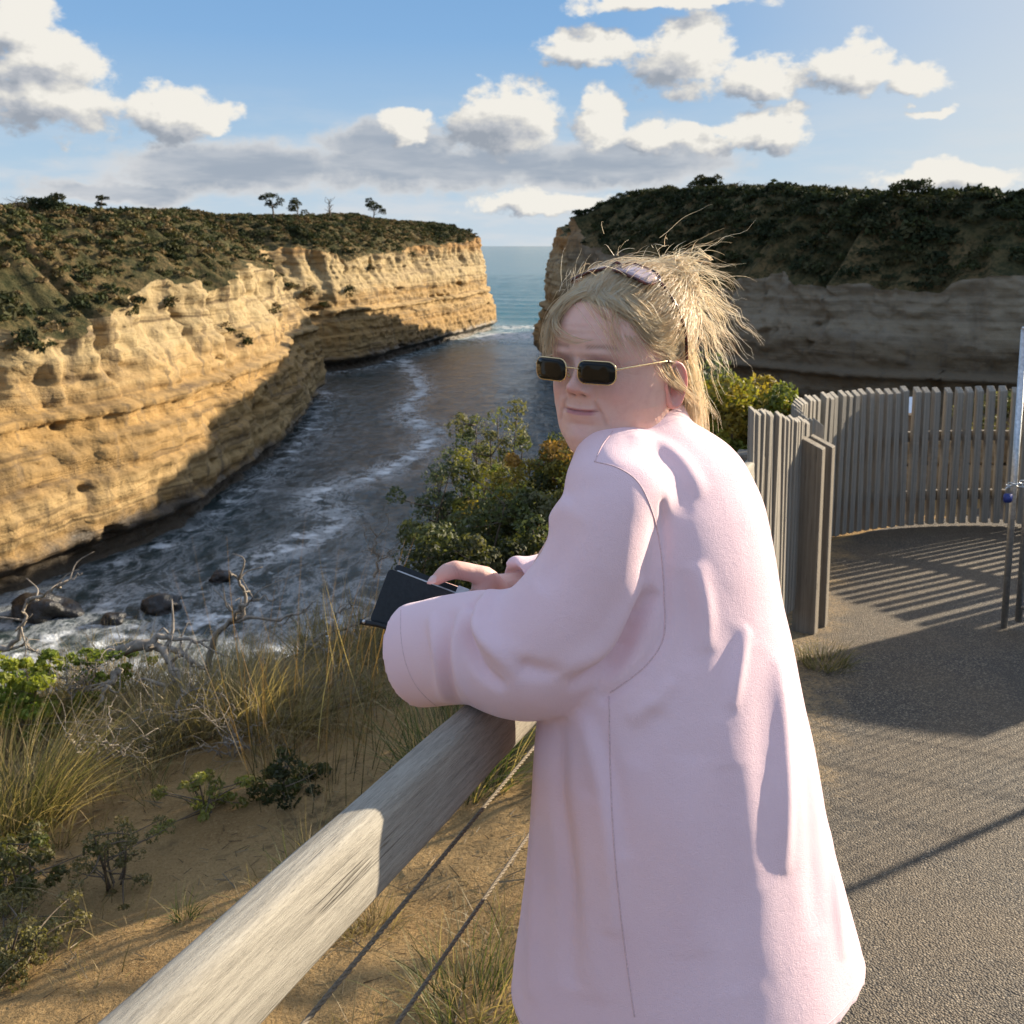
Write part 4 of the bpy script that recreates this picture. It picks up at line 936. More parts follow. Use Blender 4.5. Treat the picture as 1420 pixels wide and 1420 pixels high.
# ---- dead branches
def dead_branch(label, paths, seed, r0=0.02, Y=None, cat='branch'):
    """paths: list of [(x,y,Y),...] pixel polylines with distance"""
    W = [np.array([atY(*q) for q in p]) for p in paths]; b = W[0][0].copy(); b[2] = min(w[:, 2].min() for w in W)
    root = thing('dead_branch', label, cat, tuple(b)); rs = np.random.RandomState(seed)
    for i, w in enumerate(W):
        mb = MB(); c = spline(w - b, 26); c = c + 0.012 * np.stack([vnoise(P3(np.arange(26) * .7, i, k), seed) for k in range(3)], 1)
        ra = r0 * (1.0 if i == 0 else .6); mb.tube(c, np.linspace(ra, ra * .25, 26) * (1 + .18 * vnoise(P3(np.arange(26) * 1.3, i, 9), seed)), 7)
        for k in range(5 if i == 0 else 3):
            s0 = c[rs.randint(8, 25)]; e = s0 + rs.normal(size=3) * np.array([.13, .08, .10]) + [0, 0, .05]
            mb.tube(spline([s0, (s0 + e) / 2 + rs.normal(size=3) * .03, e], 7), np.linspace(ra * .35, ra * .12, 7), 5)
        mb.build('trunk' if i == 0 else 'limb', M_DEAD, root)
    return root
dead_branch('forked dead branch reaching up over the foaming water', [[(290, 925, 5.2), (298, 885, 5.2), (318, 862, 5.2), (335, 850, 5.2), (342, 830, 5.2), (330, 805, 5.15), (318, 792, 5.1)], [(312, 868, 5.2), (345, 858, 5.25), (395, 858, 5.3), (420, 848, 5.3), (438, 830, 5.3)], [(320, 862, 5.2), (340, 838, 5.1), (365, 828, 5.1), (382, 832, 5.1)]], 1, .019)
dead_branch('twisted grey dead trunk lying along the rim', [[(150, 905, 5.0), (180, 898, 5.0), (215, 897, 5.0), (235, 912, 4.9), (240, 940, 4.8), (228, 960, 4.7)], [(215, 898, 5.0), (250, 905, 4.95), (270, 922, 4.9), (292, 930, 4.9)], [(205, 897, 5.0), (222, 884, 5.0), (255, 888, 5.0), (290, 888, 5.0)], [(240, 930, 4.8), (252, 945, 4.7), (252, 975, 4.6)], [(165, 930, 4.9), (150, 950, 4.8), (135, 980, 4.7)]], 2, .034)
dead_branch('bare grey branch rising over the water at the inland side of the rim', [[(-20, 900, 5.0), (10, 898, 5.0), (28, 880, 5.0), (34, 850, 5.0), (40, 832, 5.0), (55, 832, 5.0)], [(38, 835, 5.0), (70, 818, 5.0), (95, 805, 5.0), (114, 795, 5.0)], [(8, 900, 5.0), (35, 895, 5.0), (60, 910, 4.95)]], 3, .017)
dead_branch('dark leafless twigs hanging over the water beyond the wallet', [[(520, 800, 6.6), (524, 775, 6.6), (520, 755, 6.6), (528, 735, 6.6)], [(523, 780, 6.6), (540, 765, 6.6), (556, 750, 6.6)], [(522, 770, 6.6), (508, 750, 6.6), (505, 730, 6.6)]], 4, .010)
dead_branch('thin dead limbs tangled on the bank under the wallet', [[(420, 900, 5.3), (450, 880, 5.4), (480, 872, 5.5), (520, 858, 5.5), (545, 850, 5.5)], [(455, 880, 5.4), (470, 850, 5.5), (500, 835, 5.5)], [(480, 872, 5.5), (500, 890, 5.4), (530, 895, 5.3)], [(430, 895, 5.3), (455, 902, 5.2), (490, 915, 5.1)]], 5, .014)
dead_branch('grey leafless twiggy bush between the trunk and the sand', [[(250, 1010, 4.3), (245, 985, 4.35), (255, 960, 4.4), (270, 945, 4.4)], [(250, 1000, 4.3), (225, 985, 4.3), (205, 965, 4.3)], [(250, 1000, 4.3), (280, 980, 4.3), (300, 985, 4.3)], [(248, 995, 4.3), (262, 980, 4.3), (290, 962, 4.3)]], 6, .010)

rs_ = np.random.RandomState(77)
for lab, cx, cy, Yq, sz in (('grey tangle of dead twigs in front of the straw coloured tussock', 330, 1040, 4.1, 1.0), ('low dead scrub between the fleshy yellow green bushes', 95, 960, 4.75, 1.0), ('dry leafless scrub below the dead limbs on the bank', 470, 985, 4.6, 1.1), ('brittle dead twigs beside the large green tussock', 140, 1045, 4.0, .9), ('dead twiggy scrub behind the tall thin reeds', 400, 955, 4.9, 1.1)):
    pths = []
    for q in range(11):
        ax_, ay_ = cx + rs_.normal() * 16 * sz, cy + rs_.normal() * 5; dx_, dy_ = rs_.normal() * 42 * sz, -abs(rs_.normal()) * 38 * sz - 6
        pths.append([(ax_, ay_, Yq), (ax_ + dx_ * .4 + rs_.normal() * 6, ay_ + dy_ * .55, Yq + rs_.normal() * .08), (ax_ + dx_, ay_ + dy_, Yq + rs_.normal() * .15)])
    dead_branch(lab, pths, int(cx), .0065, cat='scrub')
# ---- loose litter and ground cover nobody could count
def litter():
    rs = np.random.RandomState(9); n = 9000
    x = rs.uniform(-3.2, 1.2, n); y = rs.uniform(1.0, 5.8, n); ok = x < rail_x(y) - 0.02; x, y = x[ok], y[ok]
    w = fbm(P3(x * 1.0, y * 1.0), 3, 91); ok = rs.rand(len(x)) < np.clip(.35 + 1.2 * w + .2 * (y > 3.6), .08, 1); x, y = x[ok], y[ok]; n = len(x)
    L = rs.uniform(.006, .026, n) * (1 + 1.6 * (rs.rand(n) < .04)); a = rs.uniform(0, pi, n); r = L * .03 + .0006
    d = np.stack([np.cos(a) * L, np.sin(a) * L, rs.normal(size=n) * .12 * L], 1); c = np.stack([x, y, zg(x, y) + r + .002], 1)
    p = np.stack([-np.sin(a), np.cos(a), 0 * a], 1) * r[:, None]; u = np.array([0, 0, 1.0]) * r[:, None]
    V = np.stack([c - d - p, c - d + u * 1.5, c - d + p, c + d - p * .6, c + d + u, c + d + p * .6], 1).reshape(-1, 3)
    k = np.arange(n)[:, None] * 6; F = np.concatenate([k + np.array([0, 1, 4, 3]), k + np.array([1, 2, 5, 4]), k + np.array([2, 0, 3, 5])])
    col = np.array([(0.12, 0.085, 0.05), (0.3, 0.23, 0.14), (0.07, 0.05, 0.03), (0.22, 0.19, 0.14)])[rs.randint(0, 4, n)] * rs.uniform(.7, 1.3, (n, 1))
    add('twig_litter', mesh_np('twig_litter', V, F, M_GRASS, False, np.repeat(col, 6, 0)), label='dry twigs and stalks scattered over the sand', cat='litter', kind='stuff')
    # small weeds and dry grass
    Vs, Fs, Cs = [], [], []; o = 0
    for k in range(1100):
        X = rs.uniform(-3.4, 1.3); Y = rs.uniform(1.6, 5.9)
        if X > rail_x(Y) - .05: continue
        ww = float(fbm(P3(X * .9 + 3, Y * .9), 3, 93)); dens = .12 + .75 * smooth(3.4, 4.6, Y) + .5 * (ww > .15) + .5 * smooth(-1.3, -2.0, X)
        if rs.rand() > dens: continue
        dry = rs.rand() < .78
        V, F, c = blades(rs.randint(18, 50), rs.uniform(.07, .26) * (1 + .5 * (Y > 4.2)), .95, .0016, k + 100, S0 if dry else G0, S1 if dry else G1, foot=rs.uniform(.03, .12), seg=4, straw=.3)
        Vs.append(V + [X, Y, float(zg(X, Y)) - .005]); Fs.append(F + o); Cs.append(c); o += len(V)
    add('ground_cover', mesh_np('ground_cover', np.concatenate(Vs), np.concatenate(Fs), M_GRASS, True, np.concatenate(Cs)), label='patchy dry grass and small weeds on the sandy slope', cat='ground cover', kind='stuff')
litter()
# ---- dark rocks awash near the foot of the cliff
M_WETROCK = simple_mat('wet_rock', (0.014, 0.013, 0.012), 0.4, 0, 2, .5, .8, .5, .3)
for lab, x, y, r, sd in (('largest dark wet rock awash in the foam', 225, 845, 1.35, 1), ('small dark wet rock awash beside the largest one', 157, 862, .85, 2), ('low dark rock awash out in the channel', 307, 803, .8, 3), ('broad dark rock shelf at the foot of the golden cliff', 60, 852, 2.2, 4)):
    p = atz(x, y, SEA); bm = bmesh.new(); bmesh.ops.create_icosphere(bm, subdivisions=4, radius=1)
    co = np.array([v.co for v in bm.verts]); f = 1 + .55 * fbm(co * 1.4 + sd * 7, 4, sd) ; co = co * f[:, None] * [r, r * .8, r * .65]
    for v, c in zip(bm.verts, co): v.co = c
    me = bpy.data.meshes.new('rock'); bm.to_mesh(me); bm.free(); me.polygons.foreach_set('use_smooth', [True] * len(me.polygons)); me.materials.append(M_WETROCK)
    add('sea_rock', me, None, lab, 'rock', None, None, (p[0], p[1], SEA + .1))
# ================================================================ THE WOMAN
V3 = lambda *a: np.array(a, float)
BF = V3(-0.57, 0.8217, 0); BL = V3(-0.8217, -0.57, 0)                       # body: facing, her left
HG = V3(-0.607, -0.795, 0); HG /= np.linalg.norm(HG)                      # head: facing
HXL = V3(-HG[1], HG[0], 0)                                              # head: her left
bridge = atY(798, 505, 1.31)
HROLL = radians(1.5)
HZ = V3(0, 0, 1.0)
HC = bridge - HG * 0.100 - HZ * 0.004                                   # axis of the head at eye level
def hw(p):
    """head-local (left, forward, up) to world"""
    p = np.atleast_2d(np.asarray(p, float)); return HC + p[:, :1] * HXL + p[:, 1:2] * HG + p[:, 2:] * HZ
person = thing('person', 'woman in a pale pink sweatshirt and sunglasses leaning on the timber handrail', 'person', (0.22, 1.32, path_z(1.32)))
PO = np.array(person.location)

def verts_of(me):
    a = np.empty(len(me.vertices) * 3, np.float32); me.vertices.foreach_get('co', a); return a.reshape(-1, 3).astype(float)
def normals_of(me):
    a = np.empty(len(me.vertices) * 3, np.float32); me.vertices.foreach_get('normal', a); return a.reshape(-1, 3).astype(float)
def set_verts(me, V): me.vertices.foreach_set('co', np.ascontiguousarray(V, np.float32).ravel()); me.update()
def edges_of(me):
    a = np.empty(len(me.edges) * 2, np.int32); me.edges.foreach_get('vertices', a); return a.reshape(-1, 2)
def laplace(V, E, it, lam=0.5, w=None):
    deg = np.bincount(E.ravel(), minlength=len(V)).astype(float)[:, None]
    for _ in range(it):
        S = np.stack([np.bincount(E[:, 0], V[E[:, 1], k], len(V)) + np.bincount(E[:, 1], V[E[:, 0], k], len(V)) for k in range(3)], 1) / np.maximum(deg, 1)
        V = V + (S - V) * (lam if w is None else lam * w[:, None])
    return V
def voxel(mb, size, it=4, lam=0.5):
    me = bpy.data.meshes.new('tmp'); me.from_pydata(np.concatenate(mb.V).tolist(), [], mb.F)
    o = bpy.data.objects.new('tmp', me); COL.objects.link(o)
    m = o.modifiers.new('r', 'REMESH'); m.mode = 'VOXEL'; m.voxel_size = size
    dg = bpy.context.evaluated_depsgraph_get(); dg.update()
    r = bpy.data.meshes.new_from_object(o.evaluated_get(dg))
    bpy.data.objects.remove(o); bpy.data.meshes.remove(me)
    V = laplace(verts_of(r), edges_of(r), it, lam); set_verts(r, V)
    r.polygons.foreach_set('use_smooth', np.ones(len(r.polygons), bool)); return r
def limb(mb, pts, rad, n=16, k=14):
    """a rounded, tapering tube through joints with rounded ends"""
    p = spline(np.array(pts, float), k) if len(pts) > 2 else np.linspace(pts[0], pts[1], k); r = np.interp(np.linspace(0, 1, k), np.linspace(0, 1, len(rad)), rad)
    T, N, B = frames(p)
    a = np.linspace(0, pi / 2, 5)[:-1]
    pre = [(p[0] - T[0] * r[0] * cos(q), r[0] * max(sin(q), .02)) for q in a]; post = [(p[-1] + T[-1] * r[-1] * cos(q), r[-1] * max(sin(q), .02)) for q in a[::-1]]
    P = np.array([x[0] for x in pre] + list(p) + [x[0] for x in post]); R = np.array([x[1] for x in pre] + list(r) + [x[1] for x in post])
    V, F = tube_geo(P, R, n); mb.put(V, F)
def loft(mb, rings, caps=True):
    n = len(rings[0]); V = np.concatenate(rings); F = []
    for i in range(len(rings) - 1):
        for j in range(n): F.append((i * n + j, i * n + (j + 1) % n, (i + 1) * n + (j + 1) % n, (i + 1) * n + j))
    if caps: F.append(tuple(range(n - 1, -1, -1))); F.append(tuple((len(rings) - 1) * n + j for j in range(n)))
    mb.put(V, F)

# ---------------------------------------------------------------- materials
def skin_material():
    m, t, b, out = material('skin'); c = t.attr('col'); p = t.obj()
    n = t.noise(p, 90, 4, 0.6); n2 = t.noise(p, 420, 3, 0.6)
    c = t.mix(t.math('MULTIPLY', t.maprange(n, 0.42, 0.72), 0.32), c, (0.64, 0.33, 0.28))
    t.set(b.inputs['Base Color'], c); b.inputs['Roughness'].default_value = 0.48; b.inputs['Specular IOR Level'].default_value = 0.35
    b.inputs['Subsurface Weight'].default_value = 0.22; b.inputs['Subsurface Radius'].default_value = (1, .35, .2); b.inputs['Subsurface Scale'].default_value = 0.008
    t.set(b.inputs['Normal'], t.bump(t.math('ADD', n2, t.math('MULTIPLY', t.noise(p, 160, 3, .6), .8)), 0.4, 0.0010)); return m
M_SKIN = skin_material()
def fleece_material():
    m, t, b, out = material('pink_sweatshirt'); p = t.obj()
    n = t.noise(p, 700, 3, 0.7); n2 = t.noise(p, 6, 5, 0.6); w = t.noise(p, 150, 4, 0.7)
    c = t.ramp(n2, [(0.3, (0.84, 0.595, 0.635)), (0.7, (0.88, 0.64, 0.675))])
    c = t.mix(t.math('MULTIPLY', t.maprange(n, 0.5, 0.75), 0.18), c, (0.91, 0.76, 0.78))
    t.set(b.inputs['Base Color'], c); b.inputs['Roughness'].default_value = 0.85; b.inputs['Specular IOR Level'].default_value = 0.2
    b.inputs['Sheen Weight'].default_value = 0.35; b.inputs['Sheen Roughness'].default_value = 0.4
    t.set(b.inputs['Sheen Tint'], (1, 0.92, 0.9))
    t.set(b.inputs['Normal'], t.bump(t.math('ADD', n, t.math('MULTIPLY', w, .7)), 0.6, 0.0014)); return m
M_FLEECE = fleece_material()
M_SEAM = simple_mat('seam_thread', (0.70, 0.50, 0.51), 0.9, 0, 400, .2, .1)
M_TROUSER = simple_mat('grey_green_trousers', (0.13, 0.135, 0.11), 0.85, 0, 80, .25, .3)
M_SHOE = simple_mat('white_shoes', (0.5, 0.5, 0.48), 0.6, 0, 40, .15, .2)

# ---------------------------------------------------------------- head
def head_mesh():
    zk = [-.215, -.190, -.165, -.145, -.132, -.126, -.121, -.116, -.108, -.098, -.086, -.076, -.066, -.055, -.040, -.022, 0, .018, .035, .055, .075, .092, .104, .111, .1145]
    yf = [.052, .047, .043, .043, .050, .063, .075, .083, .0885, .0895, .0870, .0885, .0905, .0900, .0895, .0880, .0890, .0950, .0960, .0920, .0820, .0640, .0430, .0220, .003]
    yb = [-.080, -.072, -.066, -.063, -.062, -.062, -.062, -.062, -.063, -.065, -.067, -.070, -.073, -.077, -.083, -.090, -.096, -.099, -.099, -.095, -.084, -.066, -.045, -.024, -.003]
    wd = [.066, .060, .057, .054, .050, .049, .0490, .050, .0530, .0590, .0645, .0685, .0720, .0762, .0772, .0778, .0780, .0782, .0785, .0770, .0690, .0545, .0380, .0205, .003]
    zz = np.r_[np.linspace(-.215, -.135, 14)[:-1], np.linspace(-.135, -.104, 26)[:-1], np.linspace(-.104, .03, 130)[:-1], np.linspace(.03, .1145, 44)]
    def ip(k):
        return np.interp(zz, zk, k)
    def smooth1(a, w=5):
        ker = np.hanning(w + 2)[1:-1]; ker /= ker.sum(); return np.convolve(np.pad(a, w // 2, mode='edge'), ker, 'valid')
    f, bk, w = smooth1(ip(yf), 7), smooth1(ip(yb), 7), smooth1(ip(wd), 7)
    nt = 220; th = np.linspace(-pi, pi, nt, endpoint=False)
    # denser towards the face
    th = th - 0.35 * np.sin(th)
    nf = np.interp(zz, [-.2, -.13, -.11, -.07, 0, .05, .11], [2, 2, 2.0, 2.15, 2.35, 2.25, 2.0])
    S, Cc = np.sin(th)[None], np.cos(th)[None]
    e = 2 / nf[:, None]
    X = w[:, None] * np.sign(S) * np.abs(S) ** e
    Y = np.where(Cc > 0, f[:, None] * np.abs(Cc) ** e, bk[:, None] * np.abs(Cc) ** 1.0)
    Z = np.repeat(zz[:, None], nt, 1)
    # ---- features, as forward displacement over the face
    front = smooth(.15, .5, Cc); ax = np.abs(X)
    Zr = Z; Z = np.where(Z < -.004, (Z + .004) / .87 - .004, Z)
    def g(x0, z0, sx, sz, sym=True, q=None): return np.exp(-(((ax if sym else X) - x0) / sx) ** 2 - (((Z if q is None else q) - z0) / sz) ** 2)
    D = np.zeros_like(X); CZ = np.zeros_like(X)
    Zm = Z; Zn = Zr - .0125; Z = Zn
    rh = np.interp(Z, [-.054, -.050, -.046, -.041, -.034, -.022, -.010, .001, .014, .024], [0, .0015, .0070, .0135, .0165, .0135, .0095, .0055, .002, 0])
    rw = np.interp(Z, [-.050, -.040, -.025, -.008, .010], [.0125, .0112, .0092, .0082, .0100])
    D += rh * np.exp(-(ax / rw) ** 2)
    D += .0115 * g(0, -.0385, .0100, .0080)                          # ball of the nose
    D += .0040 * g(0, -.036, .019, .013)
    D += .0078 * g(.0142, -.0440, .0052, .0056)                      # wings
    D -= .0024 * g(.0215, -.046, .0035, .008)                        # crease round the wing
    D -= .0045 * g(.0075, -.0495, .0036, .0026)                      # nostrils
    Z = Zm
    D -= .0100 * g(.0330, -.001, .0170, .0110)                       # eye sockets
    D += .0060 * g(.0330, -.003, .0115, .0080)                       # closed lids over the eyeballs
    D += .0030 * g(.030, .0175, .020, .0065)                         # brow
    D -= .0025 * g(0, .012, .010, .008)
    D += .0055 * g(.043, -.036, .018, .017)                          # cheeks
    fold = (ax - np.interp(Z, [-.086, -.070, -.045], [.0345, .0310, .0195])) / .0030
    D -= .0013 * np.exp(-fold ** 2) * smooth(-.090, -.080, Z) * smooth(-.044, -.052, Z)
    D += .0016 * np.exp(-((fold - 2.6) / 2.2) ** 2) * smooth(-.095, -.080, Z) * smooth(-.044, -.052, Z)
    mz = -.0668 + 2.6 * np.minimum(ax, .03) ** 2                     # mouth line, corners lifted
    lw = smooth(.0265, .016, ax)
    D += .0014 * lw * np.exp(-((Z - mz - .0042) / .0030) ** 2) * (1 - .25 * np.exp(-(ax / .004) ** 2))
    D += .0020 * lw * np.exp(-((Z - mz + .0050) / .0040) ** 2)
    D -= .0022 * smooth(.027, .018, ax) * np.exp(-((Z - mz) / .0013) ** 2)
    D -= .0025 * g(.0255, -.0655, .004, .005)                        # corners
    D -= .0015 * np.exp(-(ax / .0032) ** 2) * smooth(-.066, -.062, Z) * smooth(-.052, -.056, Z)
    D -= .0038 * g(0, -.0875, .020, .0055)                           # under the lip
    D += .0045 * g(0, -.103, .018, .011)                             # chin
    for k_, (z0_, sl_) in enumerate(((.006, .55), (.0, .1), (-.007, -.35))):   # lines at the corner of the eye
        D -= .0006 * np.exp(-((Z - z0_ - sl_ * (ax - .055)) / .0011) ** 2) * smooth(.052, .057, ax) * smooth(.072, .066, ax)
    D += .0045 * g(.040, -.098, .014, .014)                          # jowl
    D += .0003 * np.sin(Z * 2 * pi / .009) * g(0, .045, .04, .014)   # forehead lines
    Y = Y + D * front
    Zf = Z; Z = Zr
    X = X * (1 + .05 * g(.05, -.085, .03, .02))
    V = np.stack([X, Y, Z], -1); Z = Zf
    # ---- colour
    base = np.tile(V3(.76, .48, .39), (len(zz), nt, 1))
    def tint(wt, c): 
        nonlocal base
        base = base + (V3(*c) - base) * np.clip(wt, 0, 1)[..., None]
    tint(.55 * front * g(.045, -.036, .024, .022), (.72, .36, .30))
    tint(.6 * front * g(0, -.038, .015, .011, q=Zn), (.70, .35, .30))
    tint(.35 * front * g(0, -.10, .02, .015), (.72, .38, .32))
    lip = front * lw * smooth(.0062, .0030, np.abs(Z - mz + .0010)); tint(.95 * lip, (.50, .20, .21))
    tint(.9 * front * smooth(.0275, .023, ax) * np.exp(-((Z - mz) / .0009) ** 2), (.26, .10, .10))
    bz = .0272 - 9.0 * (ax - .032) ** 2 * np.where(ax > .03, 1.0, .35) ; br = np.exp(-((Z - bz) / .0032) ** 2) * (.7 + .3 * np.sin(X * 2600 + Z * 1500)) * smooth(.010, .016, ax) * smooth(.056, .046, ax)
    tint(.85 * front * br, (.28, .17, .125))
    tint(.9 * front * g(.0078, -.0490, .0036, .0022, q=Zn), (.13, .045, .04))
    tint(.6 * front * np.exp(-((Z + .008) / .0018) ** 2) * smooth(.018, .022, ax) * smooth(.05, .044, ax), (.16, .09, .07))
    tint(.28 * front * g(.033, .004, .018, .010), (.46, .26, .24))
    tint(.35 * np.exp(-fold ** 2) * front * smooth(-.092, -.082, Z) * smooth(-.046, -.052, Z), (.44, .22, .18))
    Vw = hw(V.reshape(-1, 3)); col = base.reshape(-1, 3); n0 = len(zz)
    F = [tuple(q) for q in grid_faces(n0, nt)[:, [0, 3, 2, 1]].tolist()]
    for i in range(n0 - 1): F.append((i * nt + nt - 1, i * nt, (i + 1) * nt, (i + 1) * nt + nt - 1))
    F.append(tuple((n0 - 1) * nt + j for j in range(nt))); 
    return Vw, F, col, V
HV, HF, HCOL, HLOC = head_mesh()
def ear(sign):
    """outer ear as a shaped dish: rim, antihelix, hollow and lobe"""
    nu, nv = 40, 16; u = np.linspace(0, 2 * pi, nu, endpoint=False); r = np.linspace(0, 1, nv)
    U, Rr = np.meshgrid(u, r, indexing='ij')
    ex = np.cos(U) * .0175 * (1 + .10 * np.sin(U)); ez = np.sin(U) * .033
    ex = np.where(np.sin(U) < -.3, ex * .8, ex)
    lift = .013 * smooth(.0, 1, Rr) * (0.5 - .5 * np.cos(U + 0)) + .002
    rim = .0035 * np.exp(-((Rr - .88) / .12) ** 2); bowl = -.006 * np.exp(-(((np.cos(U) * Rr + .15) / .38) ** 2 + ((np.sin(U) * Rr + .12) / .4) ** 2)); anti = .003 * np.exp(-((Rr - .58) / .12) ** 2) * (np.cos(U) < .4)
    lx = .0765 + lift + rim + bowl + anti - .004 * smooth(.93, 1.0, Rr)
    ly = -.012 + ex * Rr; lz = -.028 + ez * Rr + .10 * (ly + .012) * 0
    Vf = np.stack([sign * lx, ly, lz], -1); back = np.stack([sign * (lx - .004 - .003 * (1 - Rr)), ly, lz], -1)
    P = np.concatenate([Vf.reshape(-1, 3), back.reshape(-1, 3)]); n1 = nu * nv; F = []
    for i in range(nu):
        for j in range(nv - 1):
            a, b_, c, d = i * nv + j, ((i + 1) % nu) * nv + j, ((i + 1) % nu) * nv + j + 1, i * nv + j + 1
            q = (a, b_, c, d) if sign < 0 else (d, c, b_, a); F.append(q); F.append(tuple(n1 + k for k in q[::-1]))
        a, b_ = i * nv + nv - 1, ((i + 1) % nu) * nv + nv - 1; q = (a, b_, n1 + b_, n1 + a); F.append(q if sign < 0 else q[::-1])
    col = np.tile(V3(.72, .36, .30), (len(P), 1)); return hw(P), F, col

# ---------------------------------------------------------------- body joints
SH_L, EL_L, WR_L = V3(.120, 1.265, 1.420), V3(.012, 1.262, 1.190), V3(-.062, 1.318, 1.180)
SH_R, EL_R, WR_R = V3(.285, 1.455, 1.362), V3(.155, 1.600, 1.170), atY(694, 818, 1.515)
HIP = V3(.225, 1.315, .86)
def hand_left(mb):
    d = BF * .93 + V3(0, 0, -.05); d /= np.linalg.norm(d); s = np.cross(V3(0, 0, 1), d); s /= np.linalg.norm(s)      # s = her left side
    up = np.cross(d, s); p0 = WR_L
    limb(mb, [EL_L, (EL_L + WR_L) / 2, WR_L], [.040, .036, .025])
    for k in range(4):
        o = (k - 1.5) * .018
        limb(mb, [p0 - s * o * .3, p0 + d * .045 - s * o], [.020, .012])
        kn = p0 + d * .080 - s * o * 1.05 + up * .004; L = [.066, .074, .070, .056][k]
        limb(mb, [p0 + d * .03 - s * o, kn], [.013, .0095])
        limb(mb, [kn, kn + d * L * .42 - up * .012, kn + d * L * .68 - up * .030, kn + d * L * .74 - up * .048], [.0092, .0088, .0080, .0068])
    b = p0 + d * .02 - s * .026 
    limb(mb, [p0 + d * .008 - s * .010, b + d * .022 - s * .010, b + d * .050 - s * .012 - up * .012, b + d * .072 - s * .008 - up * .020], [.015, .0125, .0105, .0085])
# ---- wallet frame (needed for the right hand)
W_TL, W_TR, W_BL = atY(549, 781, 1.475), atY(668, 826, 1.440), atY(528, 850, 1.445)
wu = W_TR - W_TL; WL = np.linalg.norm(wu); wu /= WL; wv = W_BL - W_TL; wv -= wu * (wv @ wu); WH = np.linalg.norm(wv) * 1.2; wv /= np.linalg.norm(wv); wn = np.cross(wu, wv); wn *= np.sign(wn @ V3(0, -1, 0))
def hand_right(mb):
    limb(mb, [EL_R, (EL_R + WR_R) / 2, WR_R], [.040, .034, .0245])
    back = -wn * .030
    palm = W_TR + wv * .030 + wu * -.010 + back * .8
    limb(mb, [WR_R, palm], [.025, .026]); limb(mb, [WR_R, W_TR + wv * .008 + back * .3], [.022, .018])
    for k in range(4):
        st = W_TR - wu * .018 + wv * (.006 + .017 * k) + back * .95; L = [.070, .078, .072, .058][k]
        limb(mb, [WR_R, st], [.016, .011])
        limb(mb, [st, st - wu * L * .45 + back * .25, st - wu * L * .75 + back * .15, st - wu * L * .95 - back * .05], [.0102, .0092, .0084, .0070])
    t0, t1, t2, t3 = WR_R + (W_TR - WR_R) * .25, atY(672, 801, 1.455), atY(631, 790, 1.435), atY(606, 803, 1.424)
    limb(mb, [t0, t1, (t1 + t2) / 2 + V3(0, 0, .002), t2], [.021, .0175, .0135, .0135]); limb(mb, [t2, (t2 + t3) / 2 + V3(0, 0, .0025), t3], [.0135, .0128, .0092])
    limb(mb, [t1, W_TR + wv * .015 + back * .6], [.017, .018])
    return t2, t3
